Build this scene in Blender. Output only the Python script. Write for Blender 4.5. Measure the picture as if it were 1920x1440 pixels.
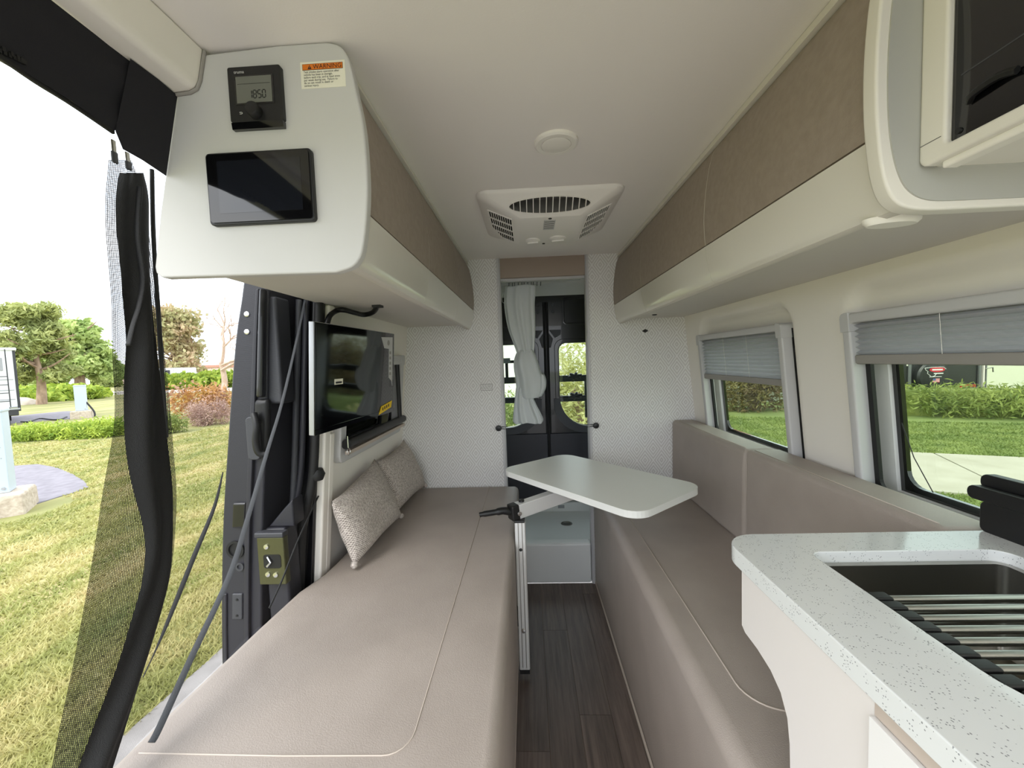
import bpy, bmesh, math, random
import numpy as np
from mathutils import Vector, Matrix

random.seed(7)
rng = np.random.default_rng(7)
for o in list(bpy.data.objects):
    bpy.data.objects.remove(o, do_unlink=True)
scene = bpy.context.scene
C = scene.collection
PI = math.pi

# ------------------------------------------------------------------ camera
YAW, PITCH, ROLL = -4.21492847e-02, 5.77876521e-02, 3.46516781e-02
FPX = 745.0
CAM = Vector((-0.10, 0.0, 1.364))
_f = Vector((math.sin(YAW) * math.cos(PITCH), math.cos(YAW) * math.cos(PITCH), -math.sin(PITCH)))
_r = Vector((math.cos(YAW), -math.sin(YAW), 0))
_u = _r.cross(_f)
RT = math.cos(ROLL) * _r - math.sin(ROLL) * _u
UP = math.sin(ROLL) * _r + math.cos(ROLL) * _u
cd = bpy.data.cameras.new('camera')
cam = bpy.data.objects.new('camera', cd)
C.objects.link(cam)
cd.sensor_fit = 'HORIZONTAL'; cd.sensor_width = 36.0
cd.lens = FPX / 1920 * 36.0
cd.clip_start = 0.02; cd.clip_end = 1000
M = Matrix(((RT.x, UP.x, -_f.x, CAM.x), (RT.y, UP.y, -_f.y, CAM.y), (RT.z, UP.z, -_f.z, CAM.z), (0, 0, 0, 1)))
cam.matrix_world = M
scene.camera = cam

def px(x, y, ax, val):
    """the point where the photograph's pixel (x, y) meets the plane  axis = val"""
    d = RT * float(x - 960) - UP * float(y - 720) + _f * FPX
    t = (val - CAM[ax]) / d[ax]
    return CAM + t * d

# ------------------------------------------------------------------ sky and light
world = bpy.data.worlds.new('overcast sky'); scene.world = world
world.use_nodes = True
wn = world.node_tree; wn.nodes.clear()
_o = wn.nodes.new('ShaderNodeOutputWorld'); _b = wn.nodes.new('ShaderNodeBackground')
_tc = wn.nodes.new('ShaderNodeTexCoord'); _mp = wn.nodes.new('ShaderNodeMapping')
_nz = wn.nodes.new('ShaderNodeTexNoise'); _cr = wn.nodes.new('ShaderNodeValToRGB')
_mp.inputs['Scale'].default_value = (1.0, 1.0, 2.6)
_nz.inputs['Scale'].default_value = 2.2; _nz.inputs['Detail'].default_value = 5.0
_cr.color_ramp.elements[0].position = 0.36; _cr.color_ramp.elements[0].color = (0.70, 0.80, 0.93, 1)
_cr.color_ramp.elements[1].position = 0.62; _cr.color_ramp.elements[1].color = (0.97, 0.985, 1.0, 1)
wn.links.new(_tc.outputs['Generated'], _mp.inputs['Vector']); wn.links.new(_mp.outputs[0], _nz.inputs['Vector'])
wn.links.new(_nz.outputs['Fac'], _cr.inputs[0]); wn.links.new(_cr.outputs[0], _b.inputs['Color'])
wn.links.new(_b.outputs[0], _o.inputs[0])
_b.inputs['Strength'].default_value = 1.0

sd = bpy.data.lights.new('veiled_sun_offscreen', 'SUN'); sd.energy = 0.9; sd.angle = math.radians(40); sd.color = (1.0, 0.97, 0.92)
sun = bpy.data.objects.new('veiled_sun_offscreen', sd); C.objects.link(sun)
sun.rotation_euler = (math.radians(38), math.radians(-24), 0)

vs = scene.view_settings
vs.view_transform = 'Standard'; vs.look = 'None'; vs.gamma = 1.0; vs.use_curve_mapping = False
vs.exposure = 1.8
scene.display_settings.display_device = 'sRGB'

# ------------------------------------------------------------------ materials
def lin(c):
    return tuple(((v / 255) / 12.92 if v <= 10.3 else (((v / 255) + 0.055) / 1.055) ** 2.4) for v in c[:3]) + (1.0,)

MATS = {}
def nodes(m):
    return m.node_tree.nodes, m.node_tree.links

def mat(name, rgb, rough=0.5, metal=0.0, spec=0.5, bump=None, vary=None, coat=0.0, alpha=None, objrand=0.0):
    """rgb in sRGB 0-255.  bump=(scale, strength, detail)  vary=(scale, rgb2, lo, hi)"""
    if name in MATS: return MATS[name]
    m = bpy.data.materials.new(name); m.use_nodes = True
    n, l = nodes(m); p = n['Principled BSDF']
    p.inputs['Base Color'].default_value = lin(rgb)
    p.inputs['Roughness'].default_value = rough
    p.inputs['Metallic'].default_value = metal
    p.inputs['Specular IOR Level'].default_value = spec
    p.inputs['Coat Weight'].default_value = coat
    tc = n.new('ShaderNodeTexCoord')
    src = None
    if vary:
        nz = n.new('ShaderNodeTexNoise'); nz.inputs['Scale'].default_value = vary[0]; nz.inputs['Detail'].default_value = 6
        cr = n.new('ShaderNodeValToRGB')
        cr.color_ramp.elements[0].position = vary[2]; cr.color_ramp.elements[0].color = lin(rgb)
        cr.color_ramp.elements[1].position = vary[3]; cr.color_ramp.elements[1].color = lin(vary[1])
        l.new(tc.outputs['Object'], nz.inputs['Vector']); l.new(nz.outputs['Fac'], cr.inputs[0])
        src = cr.outputs[0]
        l.new(src, p.inputs['Base Color'])
    if objrand:
        oi = n.new('ShaderNodeObjectInfo'); hs = n.new('ShaderNodeHueSaturation'); mr = n.new('ShaderNodeMapRange')
        mr.inputs['To Min'].default_value = 1 - objrand; mr.inputs['To Max'].default_value = 1 + objrand
        l.new(oi.outputs['Random'], mr.inputs['Value']); l.new(mr.outputs[0], hs.inputs['Value'])
        if src: l.new(src, hs.inputs['Color'])
        else: hs.inputs['Color'].default_value = lin(rgb)
        l.new(hs.outputs[0], p.inputs['Base Color'])
    if bump:
        nb = n.new('ShaderNodeTexNoise'); nb.inputs['Scale'].default_value = bump[0]; nb.inputs['Detail'].default_value = bump[2] if len(bump) > 2 else 3
        bp = n.new('ShaderNodeBump'); bp.inputs['Strength'].default_value = bump[1]; bp.inputs['Distance'].default_value = 0.002
        l.new(tc.outputs['Object'], nb.inputs['Vector']); l.new(nb.outputs['Fac'], bp.inputs['Height']); l.new(bp.outputs[0], p.inputs['Normal'])
    MATS[name] = m
    return m

mat('ceiling', (238, 233, 228), 0.75, bump=(260, 0.08))
mat('cream_plastic', (240, 235, 227), 0.5)
mat('cream_trim', (230, 226, 217), 0.45)
mat('fascia', (226, 222, 213), 0.16, coat=0.3)
mat('brown', (160, 147, 136), 0.55, bump=(420, 0.22), vary=(60, (151, 138, 126), .35, .7))
mat('brown_header', (158, 142, 128), 0.55)
mat('end_panel', (203, 202, 200), 0.5, vary=(3, (196, 195, 193), .4, .8))
mat('grey_panel', (176, 176, 170), 0.5)
mat('carcass', (212, 207, 199), 0.6)
mat('vinyl', (168, 157, 148), 0.5, bump=(380, 0.35), vary=(7, (160, 149, 140), .35, .75))
mat('piping', (192, 180, 168), 0.6)
mat('table_white', (232, 232, 226), 0.35)
mat('table_edge', (240, 240, 236), 0.45)
mat('alu', (224, 224, 222), 0.4, metal=0.35)
mat('chrome', (230, 230, 230), 0.18, metal=1.0)
mat('steel', (170, 168, 162), 0.3, metal=1.0, bump=(150, 0.06))
mat('black_plastic', (20, 20, 21), 0.45)
mat('black_gloss', (6, 6, 8), 0.06, coat=0.5)
mat('screen_off', (20, 22, 28), 0.05, coat=0.6)
mat('lcd', (108, 110, 102), 0.3)
mat('ink', (12, 12, 14), 0.6)
mat('white_print', (225, 225, 222), 0.6)
mat('white_plastic', (238, 234, 226), 0.45)
mat('ac_white', (236, 232, 226), 0.5)
mat('subfloor', (120, 98, 76), 0.8)
mat('filter_foam', (26, 26, 27), 0.9)
mat('duct', (120, 118, 114), 0.6)
mat('label_white', (235, 232, 215), 0.55)
mat('orange', (222, 120, 22), 0.55)
mat('yellow', (240, 200, 30), 0.55)
mat('window_grey', (196, 195, 195), 0.45)
mat('edge_grey', (150, 156, 166), 0.5)
mat('shade_rail', (150, 146, 141), 0.5)
mat('rubber', (16, 16, 17), 0.6)
mat('van_black', (15, 15, 19), 0.28, coat=0.4)
mat('van_black_matte', (44, 44, 52), 0.45)
mat('van_white', (236, 236, 234), 0.35, coat=0.3)
mat('trim_dark', (64, 65, 70), 0.5)
mat('olive', (92, 92, 62), 0.35, metal=0.5)
mat('valance', (20, 19, 27), 0.8, bump=(900, 0.25))
mat('mesh_dark', (13, 13, 15), 0.65, bump=(700, 0.5))
mat('strap', (66, 68, 72), 0.7, bump=(500, 0.6))
mat('curtain', (208, 212, 212), 0.85, bump=(400, 0.12))
mat('shower', (228, 230, 228), 0.3)
mat('bath_wall', (216, 217, 214), 0.5)
mat('cabinet_white', (228, 222, 218), 0.4)
mat('drawer_white', (236, 234, 232), 0.4)
mat('taupe', (190, 176, 164), 0.5)
mat('silver_label', (180, 182, 186), 0.3, metal=0.6)

def quartz():
    m = mat('quartz', (226, 228, 228), 0.13, coat=0.2)
    n, l = nodes(m); p = n['Principled BSDF']
    tc = n.new('ShaderNodeTexCoord'); v = n.new('ShaderNodeTexVoronoi'); v.inputs['Scale'].default_value = 300
    v2 = n.new('ShaderNodeTexNoise'); v2.inputs['Scale'].default_value = 60; v2.inputs['Detail'].default_value = 2
    m1 = n.new('ShaderNodeMath'); m1.operation = 'LESS_THAN'; m1.inputs[1].default_value = 0.26
    m2 = n.new('ShaderNodeMath'); m2.operation = 'GREATER_THAN'; m2.inputs[1].default_value = 0.52
    m3 = n.new('ShaderNodeMath'); m3.operation = 'MULTIPLY'
    mx = n.new('ShaderNodeMix'); mx.data_type = 'RGBA'
    mx.inputs[6].default_value = lin((226, 228, 227)); mx.inputs[7].default_value = lin((150, 152, 154))
    l.new(tc.outputs['Object'], v.inputs['Vector']); l.new(tc.outputs['Object'], v2.inputs['Vector'])
    l.new(v.outputs['Distance'], m1.inputs[0]); l.new(v2.outputs['Fac'], m2.inputs[0])
    l.new(m1.outputs[0], m3.inputs[0]); l.new(m2.outputs[0], m3.inputs[1]); l.new(m3.outputs[0], mx.inputs[0])
    l.new(mx.outputs[2], p.inputs['Base Color'])
quartz()

def mth(n, l, op, a, b=None):
    q = n.new('ShaderNodeMath'); q.operation = op
    for i, s in enumerate((a, b)):
        if s is None: continue
        if isinstance(s, (int, float)): q.inputs[i].default_value = s
        else: l.new(s, q.inputs[i])
    return q.outputs[0]

def wallpaper():
    m = mat('wallpaper', (216, 214, 210), 0.6)
    n, l = nodes(m); p = n['Principled BSDF']
    g = n.new('ShaderNodeNewGeometry'); sx = n.new('ShaderNodeSeparateXYZ'); l.new(g.outputs['Position'], sx.inputs[0])
    W, H = 0.096, 0.136
    u = mth(n, l, 'DIVIDE', sx.outputs['X'], W); v = mth(n, l, 'DIVIDE', sx.outputs['Z'], H)
    a = mth(n, l, 'ADD', mth(n, l, 'ADD', u, v), 50); b = mth(n, l, 'ADD', mth(n, l, 'SUBTRACT', u, v), 50)
    da = mth(n, l, 'ABSOLUTE', mth(n, l, 'SUBTRACT', mth(n, l, 'FRACT', a), 0.5))
    db = mth(n, l, 'ABSOLUTE', mth(n, l, 'SUBTRACT', mth(n, l, 'FRACT', b), 0.5))
    d = mth(n, l, 'MULTIPLY', mth(n, l, 'MAXIMUM', da, db), 6.0)      # 0..4 : four nested rhombi
    fr = mth(n, l, 'FRACT', mth(n, l, 'ADD', d, 0.25))
    line = mth(n, l, 'LESS_THAN', fr, 0.5)
    mx = n.new('ShaderNodeMix'); mx.data_type = 'RGBA'
    mx.inputs[6].default_value = lin((213, 210, 207)); mx.inputs[7].default_value = lin((238, 237, 235))
    l.new(line, mx.inputs[0]); l.new(mx.outputs[2], p.inputs['Base Color'])
    bp = n.new('ShaderNodeBump'); bp.inputs['Strength'].default_value = 0.15; bp.inputs['Distance'].default_value = 0.001
    l.new(line, bp.inputs['Height']); l.new(bp.outputs[0], p.inputs['Normal'])
wallpaper()

def plank_mat():
    m = mat('plank', (84, 74, 68), 0.42)
    n, l = nodes(m); p = n['Principled BSDF']
    tc = n.new('ShaderNodeTexCoord'); mp = n.new('ShaderNodeMapping'); mp.inputs['Scale'].default_value = (38, 2.2, 1)
    oi = n.new('ShaderNodeObjectInfo'); nz = n.new('ShaderNodeTexNoise'); nz.noise_dimensions = '4D'
    nz.inputs['Scale'].default_value = 1.5; nz.inputs['Detail'].default_value = 8; nz.inputs['Roughness'].default_value = 0.65
    l.new(oi.outputs['Random'], nz.inputs['W']); l.new(tc.outputs['Object'], mp.inputs[0]); l.new(mp.outputs[0], nz.inputs['Vector'])
    w10 = mth(n, l, 'MULTIPLY', oi.outputs['Random'], 37.0); l.new(w10, nz.inputs['W'])
    cr = n.new('ShaderNodeValToRGB')
    cr.color_ramp.elements[0].position = 0.3; cr.color_ramp.elements[0].color = lin((76, 66, 60))
    cr.color_ramp.elements[1].position = 0.72; cr.color_ramp.elements[1].color = lin((128, 113, 104))
    hs = n.new('ShaderNodeHueSaturation'); mr = n.new('ShaderNodeMapRange')
    mr.inputs['To Min'].default_value = 0.85; mr.inputs['To Max'].default_value = 1.12
    l.new(oi.outputs['Random'], mr.inputs['Value']); l.new(mr.outputs[0], hs.inputs['Value'])
    l.new(nz.outputs['Fac'], cr.inputs[0]); l.new(cr.outputs[0], hs.inputs['Color']); l.new(hs.outputs[0], p.inputs['Base Color'])
plank_mat()

def woven():
    m = mat('woven', (178, 168, 160), 0.9)
    n, l = nodes(m); p = n['Principled BSDF']
    uv = n.new('ShaderNodeUVMap'); uv.uv_map = 'UVMap'
    sx = n.new('ShaderNodeSeparateXYZ'); l.new(uv.outputs[0], sx.inputs[0])
    s1 = mth(n, l, 'SINE', mth(n, l, 'MULTIPLY', sx.outputs['X'], 820.0))
    s2 = mth(n, l, 'SINE', mth(n, l, 'MULTIPLY', sx.outputs['Y'], 660.0))
    w = mth(n, l, 'MULTIPLY', s1, s2)
    tc = n.new('ShaderNodeTexCoord')
    nz = n.new('ShaderNodeTexNoise'); nz.inputs['Scale'].default_value = 130; l.new(tc.outputs['Object'], nz.inputs['Vector'])
    h = mth(n, l, 'ADD', mth(n, l, 'MULTIPLY', w, 0.35), nz.outputs['Fac'])
    cr = n.new('ShaderNodeValToRGB')
    cr.color_ramp.elements[0].position = 0.22; cr.color_ramp.elements[0].color = lin((130, 120, 113))
    cr.color_ramp.elements[1].position = 0.7; cr.color_ramp.elements[1].color = lin((216, 206, 198))
    l.new(h, cr.inputs[0]); l.new(cr.outputs[0], p.inputs['Base Color'])
    bp = n.new('ShaderNodeBump'); bp.inputs['Strength'].default_value = 0.6; bp.inputs['Distance'].default_value = 0.002
    l.new(h, bp.inputs['Height']); l.new(bp.outputs[0], p.inputs['Normal'])
woven()

def mesh_fabric(name, rgb, thread, pitch):
    """woven insect screen: black threads with open holes between them (UV in metres)"""
    m = bpy.data.materials.new(name); m.use_nodes = True; MATS[name] = m
    n, l = nodes(m); p = n['Principled BSDF']
    p.inputs['Base Color'].default_value = lin(rgb); p.inputs['Roughness'].default_value = 0.6
    uv = n.new('ShaderNodeUVMap'); uv.uv_map = 'UVMap'
    sx = n.new('ShaderNodeSeparateXYZ'); l.new(uv.outputs[0], sx.inputs[0])
    fs = []
    for k in ('X', 'Y'):
        f = mth(n, l, 'FRACT', mth(n, l, 'ADD', mth(n, l, 'DIVIDE', sx.outputs[k], pitch), 400.0))
        fs.append(mth(n, l, 'LESS_THAN', f, thread))
    al = mth(n, l, 'MAXIMUM', fs[0], fs[1])
    l.new(al, p.inputs['Alpha'])
    return m
mesh_fabric('mesh_open', (30, 30, 34), 0.13, 0.0021)
mesh_fabric('mesh_gathered', (30, 30, 34), 0.42, 0.0028)

def glass(name, tint=(255, 255, 255), refl=0.03):
    m = bpy.data.materials.new(name); m.use_nodes = True; MATS[name] = m
    n, l = nodes(m); n.remove(n['Principled BSDF'])
    t = n.new('ShaderNodeBsdfTransparent'); t.inputs[0].default_value = lin(tint)
    g = n.new('ShaderNodeBsdfGlossy'); g.inputs['Roughness'].default_value = 0.02
    lw = n.new('ShaderNodeLayerWeight'); lw.inputs['Blend'].default_value = 0.5
    fr = mth(n, l, 'ADD', mth(n, l, 'MULTIPLY', mth(n, l, 'POWER', lw.outputs['Facing'], 5.0), 0.7), refl)
    mx = n.new('ShaderNodeMixShader')
    l.new(fr, mx.inputs[0]); l.new(t.outputs[0], mx.inputs[1]); l.new(g.outputs[0], mx.inputs[2])
    l.new(mx.outputs[0], n['Material Output'].inputs[0])
glass('pane', (222, 228, 218))
glass('pane_rear', (235, 242, 242))

def shade():
    m = mat('shade_grey', (204, 205, 212), 0.8)       # thin pleated cloth lets daylight through
    n, l = nodes(m); p = n['Principled BSDF']; tr = n.new('ShaderNodeBsdfTranslucent'); tr.inputs[0].default_value = lin((184, 182, 192))
    mx = n.new('ShaderNodeMixShader'); mx.inputs[0].default_value = 0.3
    l.new(p.outputs[0], mx.inputs[1]); l.new(tr.outputs[0], mx.inputs[2]); l.new(mx.outputs[0], n['Material Output'].inputs[0])
shade()

def ramp_mat(name, c0, c1, scale, lo=0.3, hi=0.7, rough=0.8, stretch=(1, 1, 1), bump=0.0, c2=None, trans=0.0):
    m = mat(name, c0, rough)
    n, l = nodes(m); p = n['Principled BSDF']
    g = n.new('ShaderNodeNewGeometry'); mp = n.new('ShaderNodeMapping'); mp.inputs['Scale'].default_value = stretch
    nz = n.new('ShaderNodeTexNoise'); nz.inputs['Scale'].default_value = scale; nz.inputs['Detail'].default_value = 8
    cr = n.new('ShaderNodeValToRGB')
    cr.color_ramp.elements[0].position = lo; cr.color_ramp.elements[0].color = lin(c0)
    cr.color_ramp.elements[1].position = hi; cr.color_ramp.elements[1].color = lin(c1)
    if c2:
        e = cr.color_ramp.elements.new((lo + hi) / 2); e.color = lin(c2)
    l.new(g.outputs['Position'], mp.inputs[0]); l.new(mp.outputs[0], nz.inputs['Vector']); l.new(nz.outputs['Fac'], cr.inputs[0])
    l.new(cr.outputs[0], p.inputs['Base Color'])
    if bump:
        bp = n.new('ShaderNodeBump'); bp.inputs['Strength'].default_value = bump; bp.inputs['Distance'].default_value = 0.04
        l.new(nz.outputs['Fac'], bp.inputs['Height']); l.new(bp.outputs[0], p.inputs['Normal'])
    if trans:
        p.inputs['Subsurface Weight'].default_value = 0.0
        p.inputs['Transmission Weight'].default_value = 0.0
        out = n['Material Output']; tr = n.new('ShaderNodeBsdfTranslucent'); ad = n.new('ShaderNodeMixShader'); ad.inputs[0].default_value = trans
        l.new(cr.outputs[0], tr.inputs[0]); l.new(p.outputs[0], ad.inputs[1]); l.new(tr.outputs[0], ad.inputs[2]); l.new(ad.outputs[0], out.inputs[0])
    return m
ramp_mat('lawn', (112, 116, 66), (160, 150, 102), 0.9, .32, .68, 0.9, (1.6, .5, 1), 0.6, (136, 134, 80))
ramp_mat('blade', (136, 146, 82), (206, 192, 142), 1.4, .3, .7, 0.7, (1.6, .6, 1), 0, (170, 168, 104), 0.35)
ramp_mat('lawn_green', (104, 120, 62), (134, 146, 84), 1.5, .3, .7, 0.9, (1, 1, 1), 0.5)
ramp_mat('blade_green', (110, 130, 66), (160, 172, 102), 1.6, .3, .7, 0.7, (1, 1, 1), 0, None, 0.35)
ramp_mat('asphalt', (108, 104, 110), (128, 124, 130), 6, .3, .7, 0.9, (1, 1, 1), 0.1)
ramp_mat('pad', (126, 122, 119), (146, 142, 139), 5, .3, .7, 0.9, (1, 1, 1), 0.1)
ramp_mat('road', (190, 178, 168), (205, 196, 188), 3, .3, .7, 0.9)
ramp_mat('concrete', (168, 162, 146), (182, 176, 162), 2.5, .3, .7, 0.85)
ramp_mat('concrete_base', (164, 150, 134), (194, 182, 166), 14, .3, .7, 0.9, (1, 1, 1), 0.4)
ramp_mat('bark', (128, 106, 88), (168, 144, 122), 6, .3, .7, 0.9, (1, 1, .4), 0.6)
ramp_mat('bark_pale', (186, 158, 140), (206, 184, 168), 4, .3, .7, 0.9, (1, 1, .4))
ramp_mat('pine_leaf', (130, 142, 88), (190, 194, 122), 0.8, .3, .7, 0.7, (1, 1, 1), 0, None, 0.35)
ramp_mat('green_leaf', (142, 166, 96), (194, 206, 132), 0.7, .3, .7, 0.7, (1, 1, 1), 0, None, 0.4)
ramp_mat('juniper', (96, 128, 36), (186, 200, 84), 2.6, .3, .7, 0.8, (1, 1, 1), 0, None, 0.3)
ramp_mat('hedge', (96, 116, 58), (172, 182, 100), 2.2, .3, .7, 0.8, (1, 1, 1), 0, None, 0.3)
ramp_mat('autumn_leaf', (200, 172, 142), (186, 184, 134), 0.45, .35, .62, 0.8, (1, 1, 1), 0, None, 0.3)
ramp_mat('rust_leaf', (176, 140, 66), (186, 150, 128), 1.4, .35, .62, 0.8, (1, 1, 1), 0, (196, 150, 90), 0.3)
ramp_mat('pink_twig', (160, 132, 122), (188, 160, 146), 2, .35, .62, 0.8, (1, 1, 1), 0, None, 0.2)
ramp_mat('brown_shrub', (96, 74, 54), (128, 118, 70), 1.8, .35, .62, 0.8, (1, 1, 1), 0, None, 0.2)
ramp_mat('willow', (150, 152, 72), (206, 202, 140), 2.4, .35, .62, 0.8, (1, 1, 1), 0, None, 0.4)
ramp_mat('rock', (196, 182, 166), (220, 208, 194), 3, .3, .7, 0.9, (1, 1, 1), 0.3)
mat('pedestal', (176, 188, 198), 0.45)
mat('rv_white', (214, 217, 220), 0.3)
mat('rv_grey', (150, 152, 156), 0.4)
mat('rv_dark', (44, 44, 48), 0.5)
mat('building', (228, 204, 192), 0.8)
mat('building_pale', (234, 226, 220), 0.8)
mat('roof', (196, 140, 122), 0.8)
mat('trailer_black', (26, 27, 29), 0.4, coat=0.3)
mat('trailer_grey', (104, 106, 106), 0.4)
mat('red', (196, 40, 54), 0.5)
mat('blue', (70, 92, 150), 0.5)
mat('fence', (170, 178, 166), 0.7)
mat('wall_pale', (216, 214, 196), 0.8)
mat('tail_red', (170, 30, 28), 0.4)

# ------------------------------------------------------------------ building helpers
class MB:
    """collects geometry in world metres; build() links it as one mesh object"""
    def __init__(s): s.v = []; s.f = []; s.uv = None
    def add(s, vs, fs):
        k = len(s.v); s.v += [tuple(q) for q in vs]; s.f += [tuple(i + k for i in f) for f in fs]; return s
    def box(s, x0, x1, y0, y1, z0, z1):
        x0, x1 = min(x0, x1), max(x0, x1); y0, y1 = min(y0, y1), max(y0, y1); z0, z1 = min(z0, z1), max(z0, z1)
        return s.add([(x0, y0, z0), (x1, y0, z0), (x1, y1, z0), (x0, y1, z0), (x0, y0, z1), (x1, y0, z1), (x1, y1, z1), (x0, y1, z1)],
                     [(0, 3, 2, 1), (4, 5, 6, 7), (0, 1, 5, 4), (1, 2, 6, 5), (2, 3, 7, 6), (3, 0, 4, 7)])
    def bar(s, a, b, w, h, up=(0, 0, 1)):
        a = Vector(a); b = Vector(b); d = (b - a).normalized(); sd = d.cross(Vector(up))
        if sd.length < 1e-4: sd = d.cross(Vector((0, 1, 0)))
        sd.normalize(); u = sd.cross(d)
        vs = []
        for q in (a, b):
            for i, j in ((-1, -1), (1, -1), (1, 1), (-1, 1)): vs.append(q + sd * (i * w / 2) + u * (j * h / 2))
        return s.add(vs, [(0, 1, 2, 3), (7, 6, 5, 4), (0, 4, 5, 1), (1, 5, 6, 2), (2, 6, 7, 3), (3, 7, 4, 0)])
    def prism(s, poly, fn, a, b):
        """poly: list of (u, v); fn(u, v, d) -> xyz; from d=a to d=b"""
        n = len(poly)
        vs = [fn(u, v, a) for u, v in poly] + [fn(u, v, b) for u, v in poly]
        fs = [tuple(range(n - 1, -1, -1)), tuple(range(n, 2 * n))]
        fs += [(i, (i + 1) % n, n + (i + 1) % n, n + i) for i in range(n)]
        return s.add(vs, fs)
    def ring(s, outer, inner, fn, a, b):
        """flat frame between two loops of equal length, from d=a to d=b"""
        n = len(outer)
        vs = [fn(*p, a) for p in outer] + [fn(*p, a) for p in inner] + [fn(*p, b) for p in outer] + [fn(*p, b) for p in inner]
        fs = []
        for i in range(n):
            j = (i + 1) % n
            fs += [(i, n + i, n + j, j), (2 * n + i, 2 * n + j, 3 * n + j, 3 * n + i), (i, j, 2 * n + j, 2 * n + i), (n + i, 3 * n + i, 3 * n + j, n + j)]
        return s.add(vs, fs)
    def loft(s, rings, cap0=True, cap1=True, closed=True):
        n = len(rings[0]); vs = [q for r in rings for q in r]; fs = []
        for k in range(len(rings) - 1):
            for i in range(n if closed else n - 1):
                j = (i + 1) % n
                fs.append((k * n + i, k * n + j, (k + 1) * n + j, (k + 1) * n + i))
        if cap0: fs.append(tuple(range(n - 1, -1, -1)))
        if cap1: fs.append(tuple((len(rings) - 1) * n + i for i in range(n)))
        return s.add(vs, fs)
    def tube(s, pts, r, seg=8, cap=True, flat=1.0):
        pts = [Vector(p) for p in pts]; rings = []
        prev = None
        for i, p in enumerate(pts):
            d = (pts[min(i + 1, len(pts) - 1)] - pts[max(i - 1, 0)]).normalized()
            if prev is None:
                a = d.cross(Vector((0, 0, 1)))
                if a.length < 1e-3: a = d.cross(Vector((1, 0, 0)))
            else:
                a = prev - d * prev.dot(d)
            a.normalize(); prev = a; b = d.cross(a)
            rr = r[i] if isinstance(r, (list, tuple)) else r
            rings.append([p + a * (rr * math.cos(t)) + b * (rr * flat * math.sin(t)) for t in [2 * PI * k / seg for k in range(seg)]])
        return s.loft(rings, cap, cap)
    def lathe(s, prof, c, axis, seg=20):
        """prof: (radius, height along axis)"""
        c = Vector(c); d = Vector(axis).normalized(); a = d.cross(Vector((0, 0, 1)))
        if a.length < 1e-3: a = Vector((1, 0, 0))
        a.normalize(); b = d.cross(a)
        rings = [[c + d * h + a * (r * math.cos(t)) + b * (r * math.sin(t)) for t in [2 * PI * k / seg for k in range(seg)]] for r, h in prof]
        return s.loft(rings)
    def bm(s, bevel=None, seg=3, ang=30):
        bm = bmesh.new(); vs = [bm.verts.new(v) for v in s.v]
        for f in s.f:
            try: bm.faces.new([vs[i] for i in f])
            except ValueError: pass
        bmesh.ops.recalc_face_normals(bm, faces=bm.faces)
        if bevel:
            es = [e for e in bm.edges if len(e.link_faces) == 2 and e.calc_face_angle(0) > math.radians(ang)]
            bmesh.ops.bevel(bm, geom=es, offset=bevel, segments=seg, profile=0.5, affect='EDGES', clamp_overlap=True)
        return bm
    def build(s, name, material, parent=None, bevel=None, seg=3, smooth=None, local=False, recalc=True, uv=None):
        me = bpy.data.meshes.new(name)
        if bevel or recalc:
            b = s.bm(bevel, seg); b.to_mesh(me); b.free()
        else:
            me.from_pydata(s.v, [], s.f)
        if smooth is None: smooth = 60 if bevel else 0
        o = finish(name, me, material, parent, smooth, local)
        if bevel:
            w = o.modifiers.new('normals', 'WEIGHTED_NORMAL'); w.keep_sharp = True; w.weight = 100
        return o

def chain(o):
    m = o.matrix_basis.copy()
    while o.parent: o = o.parent; m = o.matrix_basis @ m
    return m

def finish(name, me, material, parent=None, smooth=0, local=False):
    ms = material if isinstance(material, (list, tuple)) else [material]
    for q in ms: me.materials.append(MATS[q])
    if smooth:
        me.polygons.foreach_set('use_smooth', [True] * len(me.polygons))
        if smooth < 170: me.set_sharp_from_angle(angle=math.radians(smooth))
    o = bpy.data.objects.new(name, me); C.objects.link(o)
    if parent is not None:
        o.parent = parent
        if not local: me.transform(chain(parent).inverted())
    else:
        n = len(me.vertices); co = np.empty(n * 3); me.vertices.foreach_get('co', co); co = co.reshape(-1, 3)
        lo, hi = co.min(0), co.max(0); b = Vector(((lo[0] + hi[0]) / 2, (lo[1] + hi[1]) / 2, lo[2]))
        me.transform(Matrix.Translation(-b)); o.location = b
    return o

def tag(o, label, cat=None, group=None, kind=None):
    o['label'] = label
    if cat: o['category'] = cat
    if group: o['group'] = group
    if kind: o['kind'] = kind
    return o

def thing(name, label, cat, loc=(0, 0, 0), rot=(0, 0, 0), group=None, kind=None):
    o = bpy.data.objects.new(name, None); C.objects.link(o)
    o.empty_display_size = 0.05; o.location = loc; o.rotation_euler = rot
    return tag(o, label, cat, group, kind)

def copy_tree(o, parent=None):
    c = o.copy(); C.objects.link(c); c.parent = parent
    for ch in list(o.children): copy_tree(ch, c)
    return c

def rrect(u0, u1, v0, v1, r, n=5):
    """rounded rectangle loop, counter-clockwise, r may be one value or four (u1v1, u0v1, u0v0, u1v0)"""
    rs = r if isinstance(r, (list, tuple)) else (r,) * 4
    out = []
    for (cu, cv, a0), q in zip(((u1, v1, 0), (u0, v1, PI / 2), (u0, v0, PI), (u1, v0, 1.5 * PI)), rs):
        sx = 1 if cu == u1 else -1; sy = 1 if cv == v1 else -1
        for k in range(n + 1):
            t = a0 + k * PI / 2 / n
            out.append((cu - sx * q + q * math.cos(t), cv - sy * q + q * math.sin(t)))
    return out

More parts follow.
